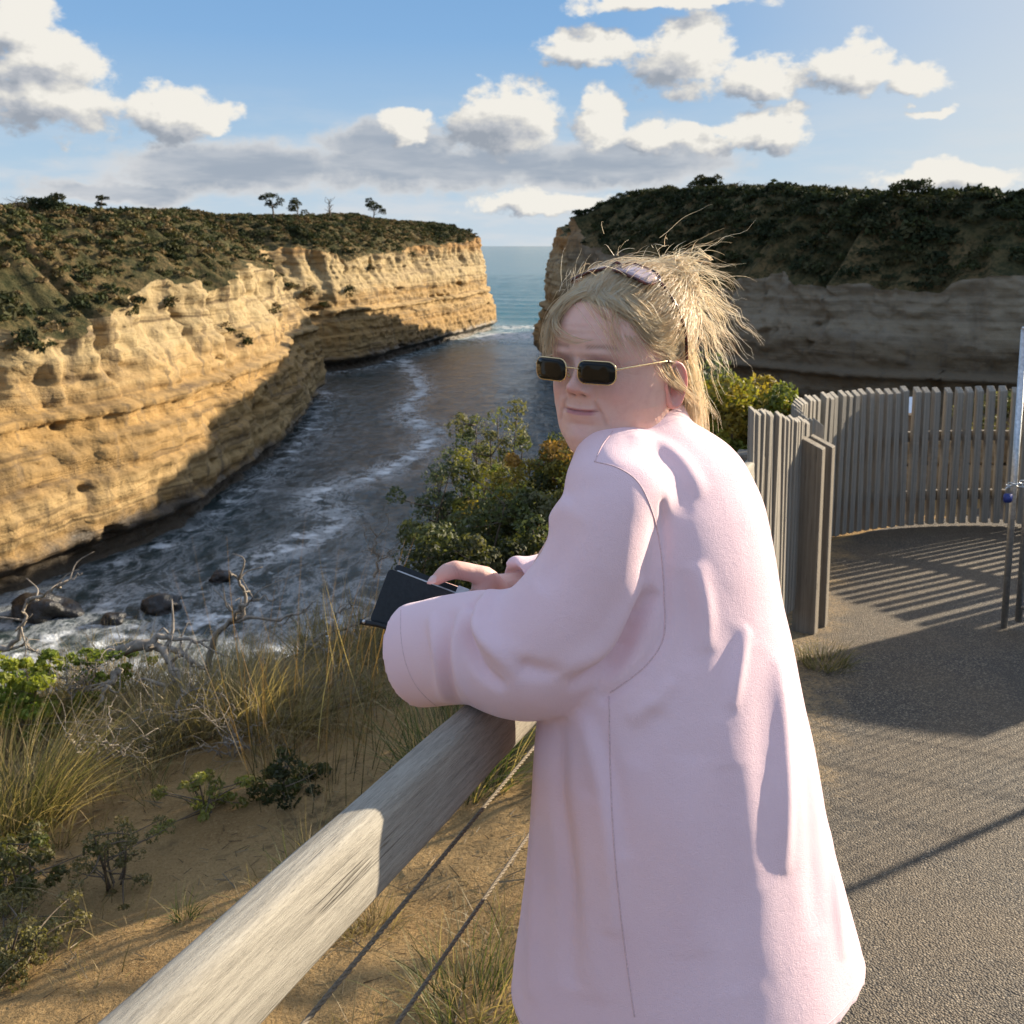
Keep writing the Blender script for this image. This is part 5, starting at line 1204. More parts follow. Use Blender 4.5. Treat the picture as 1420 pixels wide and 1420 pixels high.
def build_body():
    mb = MB()
    limb(mb, [HIP, V3(.20, 1.33, 1.05), V3(.215, 1.365, 1.25), V3(.205, 1.37, 1.37)], [.135, .115, .115, .09], 20)
    nb = hw([(0, -.012, -.16)])[0]
    limb(mb, [V3(.205, 1.37, 1.34), nb - V3(0, 0, .02)], [.075, .05])
    for s, sh, el in ((1, SH_L, EL_L), (-1, SH_R, EL_R)):
        limb(mb, [V3(.205, 1.37, 1.36), sh - V3(0, 0, .025)], [.06, .040]); limb(mb, [sh - V3(0, 0, .025), (sh + el) / 2, el], [.040, .042, .038])
    FT_L, FT_R = V3(.175, 1.20, path_z(1.2)), V3(.30, 1.42, path_z(1.42))
    for ft, hp in ((FT_L, HIP + BL * .085), (FT_R, HIP - BL * .085)):
        kn = (ft + hp) / 2 + BF * .02; limb(mb, [hp, kn, ft + V3(0, 0, .09)], [.088, .058, .036]); limb(mb, [ft + V3(0, 0, .045) - BF * .02, ft + BF * .14 + V3(0, 0, .035)], [.036, .03])
    r = voxel(mb, 0.009, 3); parts = [(verts_of(r), [tuple(p.vertices) for p in r.polygons])]
    cols = [np.tile(V3(.70, .45, .38), (len(parts[0][0]), 1))]
    for fn in (hand_left, hand_right):
        mh = MB(); tt = fn(mh); r = voxel(mh, 0.0021, 4); v = verts_of(r); parts.append((v, [tuple(p.vertices) for p in r.polygons]))
        c = np.tile(V3(.70, .45, .38), (len(v), 1))
        if fn is hand_right:
            t2, t3 = tt
            for q in (t2, t3): c += (V3(.60, .25, .20) - c) * (0.6 * np.exp(-(np.linalg.norm(v - q, axis=1) / .014) ** 2))[:, None]
            kn = np.abs((v - t2) @ ((t3 - t2) / np.linalg.norm(t3 - t2)))
            c -= c * (0.18 * np.exp(-(kn / .0012) ** 2) + .12 * np.exp(-((kn - .004) / .001) ** 2))[:, None] * (np.linalg.norm(v - t2, axis=1) < .018)[:, None]
        cols.append(c)
    ears = [ear(1), ear(-1)]
    parts += [(HV, HF)] + [(e[0], e[1]) for e in ears]; cols += [HCOL] + [e[2] for e in ears]
    V, F, o = [], [], 0
    for v, f in parts: V.append(v); F += [tuple(i + o for i in q) for q in f]; o += len(v)
    V = np.concatenate(V) - PO
    add('body', mesh_np('body', V, F, M_SKIN, True, np.concatenate(cols)), person, label='fair skinned head, neck, hands and legs')
    # thumb nail
    d = (t3 - t2) / np.linalg.norm(t3 - t2); up = V3(0, -.62, .78); up -= d * (up @ d); up /= np.linalg.norm(up); sd = np.cross(d, up)
    a = np.linspace(-1, 1, 13); b = np.linspace(0, 1, 14); A, B = np.meshgrid(a, b, indexing='ij')
    wdt = .0066 * np.interp(B, [0, .1, .6, .85, 1], [.75, .95, 1, .62, .06])
    P = t3 + d * (-.006 + .022 * B[..., None]) + sd * (A * wdt)[..., None] + up * (.0098 - .0042 * A ** 2 - .0045 * B ** 1.5)[..., None]
    add('nail', mesh_np('nail', (P - PO).reshape(-1, 3), grid_faces(13, 14), simple_mat('nail_varnish', (.66, .46, .44), .16, 0, 50, .05, 0, .6)), person)
build_body()

# ---------------------------------------------------------------- sweatshirt
from mathutils.bvhtree import BVHTree
def ring(c, a, b, yaw_f=BF, yaw_l=BL, n=64, tilt=None, e=2.2, wob=0.0, seed=0):
    th = np.linspace(0, 2 * pi, n, endpoint=False); ce, se = np.cos(th), np.sin(th)
    x = np.sign(ce) * np.abs(ce) ** (2 / e) * a; y = np.sign(se) * np.abs(se) ** (2 / e) * b
    if wob: k = 1 + wob * np.sin(th * 5 + seed) + wob * .7 * np.sin(th * 8 + seed * 2.1); x = x * k; y = y * k
    P = c + x[:, None] * yaw_l + y[:, None] * yaw_f
    if tilt is not None: P = P + np.outer((P - c) @ tilt[0], V3(0, 0, tilt[1]))
    return P
def tube_rings(pts, ra, rb, n=48, k=40, up=V3(0, 0, 1)):
    p = spline(np.array(pts, float), k); t = np.linspace(0, 1, k); A = np.interp(t, np.linspace(0, 1, len(ra)), ra); B = np.interp(t, np.linspace(0, 1, len(rb)), rb)
    T = np.gradient(p, axis=0); T /= np.linalg.norm(T, axis=1)[:, None]; th = np.linspace(0, 2 * pi, n, endpoint=False); R = []
    for i in range(k):
        s = np.cross(T[i], up); s /= np.linalg.norm(s); u = np.cross(s, T[i])
        R.append(p[i] + A[i] * np.outer(np.cos(th), s) + B[i] * np.outer(np.sin(th), u))
    return R
def sweatshirt():
    mb = MB()
    # torso, from the hem up: pixel row, outline left and right, distance of the axis, depth ratio
    rows = [(1352, 699, 1210, 1.288, .80), (1318, 702, 1202, 1.290, .80), (1250, 713, 1184, 1.295, .80), (1150, 724, 1160, 1.305, .80), (1050, 731, 1143, 1.315, .80),
            (970, 738, 1126, 1.325, .78), (900, 747, 1112, 1.335, .76), (830, 760, 1096, 1.345, .72), (760, 775, 1084, 1.352, .68), (700, 795, 1070, 1.358, .63), (660, 812, 1050, 1.362, .60)]
    rings = []
    ctr = []
    for (y, xl, xr, Y, k) in rows:
        hwid = (xr - xl) / 2 / 1420 * Y * np.interp(y, [660, 900, 1412], [.985, .99, 1.05]); a = hwid / math.sqrt((.8217) ** 2 + (k * .57) ** 2); c = atY((xl + xr) / 2, y, Y); ctr.append((c, a, a * k))
    P = np.array([np.r_[c, a, b] for c, a, b in ctr]); P = spline(P, 46)
    # hollow below the hem
    inner = P[:8].copy()[::-1]; 
    hemt = (V3(.2, -.98, 0), .14)
    for q in inner: rings.append(ring(q[:3], q[3] - .014, q[4] - .014, tilt=hemt, wob=.006))
    for i, q in enumerate(P):
        f = smooth(20, 0, i); rings.append(ring(q[:3], q[3], q[4], tilt=(hemt[0], hemt[1] * f + 0), wob=.010 * f, seed=1.0, e=2.15))
    # shoulders close over to the collar
    top = P[-1]; nk = hw([(0, -.020, -.128)])[0] + V3(.012, .010, 0)
    for i, (f, da, db, z) in enumerate([(.15, .985, .99, .016), (.34, .92, .96, .033), (.52, .80, .90, .047), (.70, .66, .84, .060), (.85, .54, .80, .070)]):
        c = top[:3] * (1 - f) + nk * f; c[2] = top[2] + z * 1.0; rings.append(ring(c, top[3] * da, max(top[4] * db, .078), e=2.1))
    nz = rings[-1][:, 2].mean()
    for (dz, ra, rb) in ((.008, .080, .078), (.018, .073, .072), (.026, .070, .069), (.024, .064, .063), (-.01, .060, .060)):
        rings.append(ring(V3(nk[0], nk[1], nz + dz), ra, rb, e=2.0, tilt=(HG, -.12)))
    loft(mb, rings)
    # yoke: from the collar out over both shoulders
    for sh in (SH_L, SH_R):
        limb(mb, [nk + V3(0, 0, -.035), nk * .5 + sh * .5 + V3(0, 0, .004 - .012 * (sh is SH_R)), sh + V3(0, 0, -.004)], [.062, .060, .056], 24)
    # near (left) sleeve
    cuff = atY(578, 908, 1.372)
    sp = [SH_L + V3(.075, .06, -.045), SH_L + V3(.012, .0, -.012), SH_L * .5 + EL_L * .5 + V3(.026, -.025, -.004), EL_L + V3(.018, -.012, .018), EL_L * .55 + cuff * .45 + V3(0, 0, .014), cuff]
    R = tube_rings(sp, [.052, .057, .066, .084, .068, .066], [.052, .057, .068, .088, .075, .073], k=46)
    cut = R[-1]; cax = cut.mean(0); Tn = (cuff - sp[-2]); Tn /= np.linalg.norm(Tn)
    cuff_n = Tn.copy()
    R += [cax + (cut - cax) * .93 + Tn * .002, cax + (cut - cax) * .88 - Tn * .004] + [cax + (cut - cax) * .86 - Tn * (.02 + .02 * q) for q in range(3)]
    loft(mb, R)
    # far (right) sleeve
    cr = WR_R + (EL_R - WR_R) * .10
    R = tube_rings([SH_R + V3(-.05, -.04, -.03), SH_R, (SH_R + EL_R) / 2 + V3(.012, .02, 0), EL_R + V3(.015, .01, .015), (EL_R + cr) / 2 + V3(0, 0, .004), cr], [.06, .07, .085, .08, .062, .044], [.06, .07, .085, .08, .062, .044], k=36)
    cut = R[-1]; cax = cut.mean(0); Tn = (cr - EL_R); Tn /= np.linalg.norm(Tn)
    R += [cax + (cut - cax) * .92 + Tn * .002, cax + (cut - cax) * .85 - Tn * .02]
    loft(mb, R)
    me = voxel(mb, 0.0044, 3, .5)
    V = verts_of(me); E = edges_of(me)
    crisp = np.exp(-(((V - cuff) @ cuff_n) / .014) ** 2) * (np.linalg.norm(V - cuff, axis=1) < .12)       # keep the cuff edge crisp
    crisp = np.maximum(crisp, np.exp(-((V[:, 2] - P[0][2]) / .02) ** 2) * .8)
    V = laplace(V, E, 11, .5, 1 - crisp); set_verts(me, V)
    polys = [tuple(p.vertices) for p in me.polygons]
    bvh = BVHTree.FromPolygons([Vector(v) for v in V], polys)
    def hits(px, n=40):
        out = []
        for x, y in spline(np.array(px, float), n):
            d = Vector(ray(x, y)).normalized(); h = bvh.ray_cast(Vector((0, 0, CAM_H)), d)
            if h[0] is not None: out.append(np.array(h[0]))
        return np.array(out)
    N = normals_of(me); disp = np.zeros(len(V))
    def fold(px, amp, wid, taper=True, n=40):
        L = hits(px, n)
        if len(L) < 3: return
        near = np.where((V > L.min(0) - wid * 4).all(1) & (V < L.max(0) + wid * 4).all(1))[0]
        if not len(near): return
        D2 = ((V[near][:, None] - L[None]) ** 2).sum(-1); j = D2.argmin(1); d2 = D2.min(1)
        t = j / (len(L) - 1); tp = np.sin(np.clip(t, 0, 1) * pi) ** .5 if taper else 1.0
        ok = (N[near] @ np.array([0, 0, 0]) == 0)
        disp[near] += amp * np.exp(-d2 / wid ** 2) * tp
    F_ = fold
    # sleeve: gathers at the elbow and cuff
    F_([(597, 850), (606, 900), (612, 950), (621, 989)], 0.0103, 0.0075); F_([(628, 846), (618, 895), (622, 950), (640, 985)], -0.0103, 0.0090)
    F_([(642, 846), (634, 890), (640, 940), (655, 975)], 0.0103, 0.0090); F_([(662, 852), (652, 885), (664, 925), (700, 955)], -0.0147, 0.0083)
    F_([(688, 790), (676, 832), (668, 868), (690, 900), (725, 925)], 0.0207, 0.0128); F_([(676, 870), (700, 905), (735, 928), (775, 935)], -0.0111, 0.0097)
    F_([(650, 845), (660, 838), (672, 840)], -0.0103, 0.0060)
    F_([(790, 690), (755, 735), (720, 770), (690, 800)], 0.0086, 0.0165); F_([(800, 720), (775, 775), (745, 815)], -0.0061, 0.0188)
    F_([(910, 815), (880, 850), (860, 895), (830, 930), (790, 950)], -0.0173, 0.0120); F_([(893, 800), (865, 850), (835, 900), (780, 935)], 0.0103, 0.0165)
    F_([(919, 700), (923, 790), (920, 880), (880, 940), (838, 968)], -0.0069, 0.0053, False)
    # torso: drape below the arm and on the back
    F_([(779, 992), (774, 1100), (790, 1230), (790, 1370)], -.011, .016); F_([(752, 995), (745, 1120), (742, 1250), (735, 1390)], .008, .020)
    F_([(806, 985), (832, 1070), (846, 1160), (850, 1300)], .009, .015); F_([(822, 985), (850, 1080), (866, 1190)], -.006, .012)
    F_([(820, 1100), (815, 1230), (822, 1390)], .006, .022)
    F_([(1036, 868), (1026, 920), (1014, 985)], .0055, .010); F_([(1018, 870), (1006, 930), (996, 1000)], -.002, .016)
    F_([(1078, 905), (1086, 1000), (1090, 1100), (1090, 1215)], .0075, .015); F_([(1055, 900), (1058, 1010), (1062, 1130), (1066, 1230)], -.0025, .022)
    F_([(1110, 980), (1120, 1090), (1128, 1210), (1135, 1300)], -.003, .022); F_([(1150, 1150), (1160, 1250), (1170, 1330)], .005, .015)
    F_([(965, 780), (976, 840), (980, 905)], .0060, .014); F_([(945, 790), (953, 850), (950, 930)], -.004, .014)
    F_([(925, 985), (900, 1010), (880, 1060)], -.004, .02); F_([(905, 965), (890, 985), (870, 1000)], .005, .010); F_([(935, 940), (915, 965), (905, 990)], .004, .009)
    F_([(960, 1050), (955, 1180), (965, 1330)], .0045, .030); F_([(1010, 1060), (1012, 1200), (1018, 1380)], -.0045, .028)
    F_([(870, 605), (905, 612), (945, 640), (975, 690)], .0055, .014); F_([(850, 625), (900, 640), (935, 675), (955, 720)], -.002, .015)
    V = V + N * disp[:, None] + N * (.0012 * fbm(V * 11, 2, 41) + .0003 * fbm(V * 45, 2, 43))[:, None]
    V = laplace(V, E, 3, .5, 1 - crisp); set_verts(me, V)
    bvh2 = BVHTree.FromPolygons([Vector(v) for v in V], polys)
    shirt = add('sweatshirt', me, person, label='oversized pale pink sweatshirt with wide sleeves'); me.materials.append(M_FLEECE)
    me.transform(Matrix.Translation(Vector(-PO)))
    def stitch(px, n, r=.0008, lift=.0002, mat=M_SEAM, nm='seam'):
        out = []
        for x, y in spline(np.array(px, float), n):
            h = bvh2.ray_cast(Vector((0, 0, CAM_H)), Vector(ray(x, y)).normalized())
            if h[0] is not None: out.append(np.array(h[0]) + np.array(h[1]) * lift)
        if len(out) > 3:
            out = np.array(out); 
            k = np.ones(3) / 3
            sm = out.copy(); sm[1:-1] = (out[:-2] + out[1:-1] + out[2:]) / 3
            mb = MB(); mb.tube(sm - PO, r, 5); mb.build(nm, mat, shirt)
    stitch([(824, 640), (855, 648), (884, 668), (906, 715), (917, 770), (921, 830), (920, 885), (900, 918), (868, 945), (846, 960)], 120)
    stitch([(850, 598), (835, 618), (825, 640)], 30)
    stitch([(845, 966), (846, 1050), (850, 1150), (860, 1260), (870, 1340), (880, 1410)], 120, .0009)
    # hem stitching, found by looking in at the cloth from all round at one height above the hem
    q0 = P[0] * .45 + P[2] * .55; out = []
    for th in np.linspace(0, 2 * pi, 181):
        dr = BL * cos(th) + BF * sin(th); src = q0[:3] + dr * .6 + V3(0, 0, hemt[1] * .25 * (dr @ hemt[0]))
        h = bvh2.ray_cast(Vector(src), Vector(-dr))
        if h[0] is not None: out.append(np.array(h[0]) + dr * .0001 - PO)
    mb = MB(); mb.tube(np.array(out), .0007, 5); mb.build('hem_stitching', M_SEAM, shirt)
    stitch([(556, 846), (556, 880), (563, 920), (578, 952), (600, 975), (618, 986)], 60, .0006, .0001)
    return bvh2
sweatshirt()
# ---------------------------------------------------------------- trousers and shoes
def trousers():
    mb = MB(); FT_L, FT_R = V3(.175, 1.20, path_z(1.2)), V3(.30, 1.42, path_z(1.42))
    limb(mb, [HIP + V3(0, 0, .06), HIP - V3(0, 0, .04)], [.15, .16], 20)
    for ft, hp in ((FT_L, HIP + BL * .09), (FT_R, HIP - BL * .09)):
        limb(mb, [hp - V3(0, 0, .02), (ft + hp) / 2 + BF * .02, ft + V3(0, 0, .13)], [.108, .085, .066])
    me = voxel(mb, .009, 3); me.materials.append(M_TROUSER); me.transform(Matrix.Translation(Vector(-PO))); add('trousers', me, person)
    for ft in (FT_L, FT_R):
        mb = MB(); limb(mb, [ft + V3(0, 0, .05) - BF * .045, ft + V3(0, 0, .045) + BF * .05, ft + V3(0, 0, .036) + BF * .155], [.046, .043, .034]); me = voxel(mb, .005, 2)
        v = verts_of(me); v[:, 2] = np.maximum(v[:, 2], ft[2] + .002); set_verts(me, v); me.materials.append(M_SHOE); me.transform(Matrix.Translation(Vector(-PO))); add('shoe', me, person)
trousers()
# ---------------------------------------------------------------- hair
def hair_material():
    m, t, b, out = material('blonde_hair'); c = t.attr('col')
    t.set(b.inputs['Base Color'], c); b.inputs['Roughness'].default_value = 0.33; b.inputs['Specular IOR Level'].default_value = 0.9
    tr = t.node('ShaderNodeBsdfTranslucent'); t.set(tr.inputs[0], t.mix(0.6, c, (1.0, 0.96, 0.86)))
    mx = t.node('ShaderNodeMixShader', inp={0: 0.66, 1: b.outputs[0], 2: tr.outputs[0]}); t.l.new(mx.outputs[0], out.inputs[0]); return m
M_HAIR = hair_material()
def strands_mesh(P, rad, col):
    """P (n,k,3) strands, rad (n,) root radius, col (n,3) -> three sided tapering tubes"""
    n, k, _ = P.shape; T = np.gradient(P, axis=1); T /= np.linalg.norm(T, axis=2)[..., None] + 1e-9
    ref = np.where(np.abs(T[..., 2:3]) < .9, np.array([0, 0, 1.0]), np.array([1.0, 0, 0]))
    A = np.cross(T, ref); A /= np.linalg.norm(A, axis=2)[..., None] + 1e-9; B = np.cross(T, A)
    t = np.linspace(0, 1, k); r = rad[:, None] * (1 - .75 * t[None] ** 2)
    V = np.stack([P + r[..., None] * (cos(a) * A + sin(a) * B) for a in (0, 2.094, 4.189)], 2).reshape(-1, 3)
    b = (np.arange(n)[:, None] * k + np.arange(k - 1)[None]) * 3; F = []
    for j in range(3): F.append(np.stack([b + j, b + (j + 1) % 3, b + 3 + (j + 1) % 3, b + 3 + j], -1).reshape(-1, 4))
    return V, np.concatenate(F), np.repeat(col, k * 3, 0)
def build_hair():
    rs = np.random.RandomState(12); K = 14
    # scalp surface as (azimuth, height) lookup in head-local space
    def scalp(az, z, off):
        """az 0 = forward, + = her left; returns local point on the skull pushed out by off"""
        i = np.clip(np.searchsorted(HLOC[:, 0, 2], z), 0, HLOC.shape[0] - 1)
        L = HLOC[i]; a = np.arctan2(L[..., 0], L[..., 1]); j = np.abs(a - az[:, None]).argmin(1); p = L[np.arange(len(az)), j]
        n = p / np.array([.0785, .097, .1145]) ; n /= np.linalg.norm(n, axis=1)[:, None]
        return p + n * np.asarray(off)[:, None]
    tipc = []; S = []; R = []; C = []
    pal = np.array([(.99, .82, .55), (.99, .88, .67), (.97, .75, .47), (.99, .93, .79), (.87, .63, .37), (.64, .44, .24)])
    def emit(P, r, w=None, pn=(.24, .24, .18, .18, .10, .06)):
        n = len(P); k = rs.choice(len(pal), n, p=pn); S.append(P); R.append(np.full(n, r) * rs.uniform(.7, 1.3, n)); C.append(pal[k] * rs.uniform(.85, 1.12, (n, 1)))
    def bez(a, b, c, d, n=K):
        t = np.linspace(0, 1, n)[None, :, None]; return (1 - t) ** 3 * a[:, None] + 3 * (1 - t) ** 2 * t * b[:, None] + 3 * (1 - t) * t ** 2 * c[:, None] + t ** 3 * d[:, None]
    def push_out(P, off):
        """keep local strands outside the skull"""
        q = P / np.array([.0790 + off, .0985 + off, .1150 + off]); up = P[..., 2] > -.075
        d = np.linalg.norm(q, axis=-1); k = np.where((d < 1) & up, 1 / np.maximum(d, .2), 1.0); return P * k[..., None]
    bun = V3(.024, -.094, .090)
    # 1: hair drawn from the hairline over the skull to the knot
    n = 5200
    az = rs.uniform(-pi, pi, n); hz = np.interp(np.abs(az), [0, .5, .9, 1.25, 1.5, 2.0, 2.6, pi], [.082, .074, .055, .022, .012, -.03, -.072, -.085])
    z = hz + (0.112 - hz) * rs.rand(n) ** 1.4
    r0 = scalp(az, np.minimum(z, .110), np.full(n, .001)); e = bun + rs.normal(size=(n, 3)) * .014
    lift = rs.uniform(.004, .020, n)[:, None]; nn = r0 / np.linalg.norm(r0, axis=1)[:, None]
    sweep = np.where(np.abs(az)[:, None] < 1.3, np.stack([np.sign(az + .12) * .030, 0 * az - .012, 0 * az - .012], 1), 0) * np.clip((.10 - r0[:, 2:3]) / .05, 0, 1)
    b1 = r0 + nn * lift * 2.0 + sweep + (e - r0) * .22; c1 = e + (r0 - e) * .30 + nn * lift * 2.0
    P = push_out(bez(r0, b1, c1, e), .004); P += (rs.normal(size=(n, 1, 3)) * .003) * np.linspace(0, 1, K)[None, :, None] + .0012 * np.stack([fbm(P * 60 + rs.rand() * 9, 2, 7 + q) for q in range(3)], -1)
    P = push_out(P, .003); emit(hw(P.reshape(-1, 3)).reshape(P.shape),   .00036, pn=(.24, .20, .20, .12, .14, .10))
    # 2: knot: loops round the bun
    n = 1300; th = rs.uniform(0, 2 * pi, n); t = np.linspace(0, 1, K)[None]
    ax1 = rs.normal(size=(n, 3)); ax1 /= np.linalg.norm(ax1, axis=1)[:, None]; ax2 = np.cross(ax1, rs.normal(size=(n, 3))); ax2 /= np.linalg.norm(ax2, axis=1)[:, None]
    rr = rs.uniform(.014, .042, n)[:, None, None]; an = th[:, None] + t * rs.uniform(1.5, 4.2, n)[:, None]
    P = bun + V3(0, -.012, .010) + rr * (np.cos(an)[..., None] * ax1[:, None] + np.sin(an)[..., None] * ax2[:, None]) * np.array([1, .9, 1.0])
    emit(hw(P.reshape(-1, 3)).reshape(P.shape), .00042)
    # 3: loose ends thrown out of the knot; the wind carries them to the right of the picture (head-local: left and back)
    wind = V3(.62, -.70, .05)
    def spray(n, base, spread, dirv, lmin, lmax, droop, rad, jit=.55):
        d = np.array(dirv)[None] + rs.normal(size=(n, 3)) * jit; d /= np.linalg.norm(d, axis=1)[:, None]; L = rs.uniform(lmin, lmax, n)[:, None] * .85
        a = base + rs.normal(size=(n, 3)) * spread; b = a + d * L * .40; c = a + d * L * .75 + V3(0, 0, -1) * L * droop * .4 + wind * L * .10; e = a + d * L + V3(0, 0, -1) * L * droop + wind * L * .22
        P = bez(a, b, c, e); P += (.022 if lmax > .06 else .012) * L[:, :, None] / .1 * np.stack([fbm(P * 28, 2, 17 + q) for q in range(3)], -1) * np.linspace(0, 1, K)[None, :, None]
        emit(hw(P.reshape(-1, 3)).reshape(P.shape), rad, pn=(.26, .30, .10, .26, .06, .02))
    spray(190, bun + V3(0, -.005, .022), .018, (.05, -.15, .80), .018, .042, .20, .00030, .8)
    spray(70, bun + V3(.01, -.02, .01), .018, (.75, -.45, .30), .03, .06, .5, .00030, .6)
    spray(150, bun + V3(.012, -.02, -.012), .018, (.30, -.40, -.60), .04, .085, .6, .00032, .4)
    # separate locks: a few strands that hold together
    for q in range(20):
        d = V3(.55, -.35, .35) + rs.normal(size=3) * .5; spray(9, bun + rs.normal(size=3) * .018 + V3(.005, -.010, .012), .0014, d, .045, .095, rs.uniform(.3, 1.3), .00030, .06)
    for q in range(9):
        d = V3(.45, -.30, -.25) + rs.normal(size=3) * .3; spray(12, bun + rs.normal(size=3) * .015 + V3(.012, -.015, -.010), .0016, d, .07, .11, rs.uniform(.5, 1.1), .00032, .05)
    spray(26, bun + V3(0, 0, .025), .02, (.85, -.25, .38), .07, .125, .1, .00020, .3)
    spray(40, V3(.0, .035, .108), .020, (.05, -.25, .8), .02, .055, .5, .00026, .7)
    spray(24, V3(.0, .0, .114), .02, (.05, -.35, .8), .02, .05, .5, .00026, .8)
    spray(20, V3(-.042, .052, .094), .009, (-.05, -.15, .9), .05, .085, .25, .00024, .35)
    # a puffed mound of loose hair over the crown
    n = 620; az = rs.normal(-.25, .5, n); a = scalp(az, .088 + .02 * rs.rand(n), np.full(n, .003)); e = bun + rs.normal(size=(n, 3)) * .018
    h = rs.uniform(.003, .020, n); b = a + np.stack([-.008 + .012 * rs.normal(size=n), -.020 + 0 * h, .016 + h], 1); c = e * .55 + a * .45 + np.stack([.010 * rs.normal(size=n), -.015 + 0 * h, .012 + h * 1.15], 1)
    P = push_out(bez(a, b, c, e), .008); P += .0045 * np.stack([fbm(P * 35, 2, 47 + q) for q in range(3)], -1) * np.sin(np.linspace(0, pi, K))[None, :, None]; emit(hw(P.reshape(-1, 3)).reshape(P.shape), .00030)
    # 4: fringe: falls from the parting over both sides of the forehead
    n = 300; u = rs.rand(n)
    a = scalp(rs.normal(-.20, .15, n), np.full(n, .088) + rs.rand(n) * .012, np.full(n, .003)); 
    e = np.stack([-.060 + .035 * u ** 2 * rs.rand(n), .070 + .028 * u, -.0 + .030 * rs.rand(n)], 1); b = a + np.stack([-.016 + 0 * u, .012 + 0 * u, .004 + 0 * u], 1); c = e + np.stack([-.004 + 0 * u, .008 + 0 * u, .040 + 0 * u], 1)
    P = push_out(bez(a, b, c, e), .003); emit(hw(P.reshape(-1, 3)).reshape(P.shape), .00032)
    n = 30; u = rs.rand(n); a = scalp(rs.normal(-.30, .12, n), np.full(n, .086), np.full(n, .003)); e = np.stack([.005 + .03 * u, .106 + 0 * u, .030 + .008 * u], 1); b = a + np.stack([-.055 + 0 * u, .02 + 0 * u, -.02 + 0 * u], 1); c = e + np.stack([-.045 + 0 * u, .006 + 0 * u, -.002 + 0 * u], 1)
    P = push_out(bez(a, b, c, e), .005); emit(hw(P.reshape(-1, 3)).reshape(P.shape), .00034)
    n = 950; u = rs.rand(n); a = scalp(rs.normal(.05, .28, n), .086 + .02 * rs.rand(n), np.full(n, .004))
    e = np.stack([.082 + .006 * rs.rand(n), .030 - .075 * u, .012 + .030 * (1 - u) + .012 * rs.normal(size=n)], 1); b = a + np.stack([.035 + .02 * u, .018 - .01 * u, -.012 + 0 * u], 1); c = e + np.stack([0 * u - .004, .040 + 0 * u, .016 - .02 * (1 - u)], 1)
    P = push_out(bez(a, b, c, e), .006); P += .0022 * np.stack([fbm(P * 40, 2, 27 + q) for q in range(3)], -1) * np.linspace(0, 1, K)[None, :, None]; emit(hw(P.reshape(-1, 3)).reshape(P.shape), .00033, pn=(.30, .24, .14, .20, .08, .04))
    # wisps that end free on the temple
    n = 60; u = rs.rand(n); a = scalp(rs.normal(.25, .25, n), .08 + .015 * rs.rand(n), np.full(n, .004)); e = np.stack([.050 + .03 * u, .088 - .055 * u, .018 + .012 * rs.normal(size=n)], 1); b = a + np.stack([.02 + 0 * u, .02 + 0 * u, -.01 + 0 * u], 1); c = e + np.stack([-.012 + 0 * u, .012 + 0 * u, .028 + 0 * u], 1)
    P = push_out(bez(a, b, c, e), .007); emit(hw(P.reshape(-1, 3)).reshape(P.shape), .00034)
    # 5: behind the ear and down the neck
    n = 420; u = rs.rand(n); a = scalp(rs.uniform(1.75, 2.7, n), -.02 + .07 * rs.rand(n), np.full(n, .006)); e = np.stack([.055 + .03 * rs.rand(n), -.075 - .045 * u, -.080 - .060 * rs.rand(n)], 1)
    b = a + np.stack([.012 + 0 * u, -.012 + 0 * u, -.02 + 0 * u], 1); c = e + np.stack([.012 * rs.normal(size=n), -.005 + 0 * u, .03 + 0 * u], 1)
    P = bez(a, b, c, e); P += .006 * np.stack([fbm(P * 30, 2, 37 + q) for q in range(3)], -1) * np.linspace(0, 1, K)[None, :, None]; emit(hw(P.reshape(-1, 3)).reshape(P.shape), .00032)
    n = 70; u = rs.rand(n); a = V3(.078, .004, .004) + rs.normal(size=(n, 3)) * np.array([.002, .010, .006]); e = np.stack([.090 + .006 * rs.normal(size=n), -.045 - .02 * u, -.045 - .02 * u], 1); b = a + V3(.008, .004, -.02); c = e + np.stack([.004 + 0 * u, .02 + 0 * u, .006 + 0 * u], 1)
    P = bez(a, b, c, e); emit(hw(P.reshape(-1, 3)).reshape(P.shape), .0004)
    P = np.concatenate(S); V, F, col = strands_mesh(P, np.concatenate(R), np.concatenate(C))
    # under layer: a cap close to the skull so no scalp shows
    zi = np.arange(HLOC.shape[0])[::2]; ti = np.arange(HLOC.shape[1])[::2]; L = HLOC[np.ix_(zi, ti)]
    A = np.arctan2(L[..., 0], L[..., 1]); hz = np.interp(np.abs(A), [0, .5, .9, 1.25, 1.5, 2.0, 2.6, pi], [.088, .080, .062, .030, .020, -.024, -.064, -.078])
    nrm = L / np.array([.0785, .097, .1145]) ** 2; nrm /= np.linalg.norm(nrm, axis=-1)[..., None]
    off = np.where(L[..., 2] > hz, .0035 * smooth(0, .02, L[..., 2] - hz) + .0008, -.004)
    Q = L + nrm * off[..., None]; Q = Q + nrm * (.0018 * fbm(Q * np.array([60, 60, 60]), 3, 61))[..., None] * (L[..., 2] > hz + .01)[..., None]
    cv = hw(Q.reshape(-1, 3)); cf = grid_faces(len(zi), len(ti))[:, [0, 3, 2, 1]]; cc = np.tile(V3(.86, .71, .49), (len(cv), 1)) * (1 + .3 * fbm(Q.reshape(-1, 3) * 50, 3, 63))[:, None]
    # knot core
    bm = bmesh.new(); bmesh.ops.create_icosphere(bm, subdivisions=4, radius=1); kc = np.array([v.co for v in bm.verts]); kf = np.array([[v.index for v in f.verts] for f in bm.faces]); bm.free()
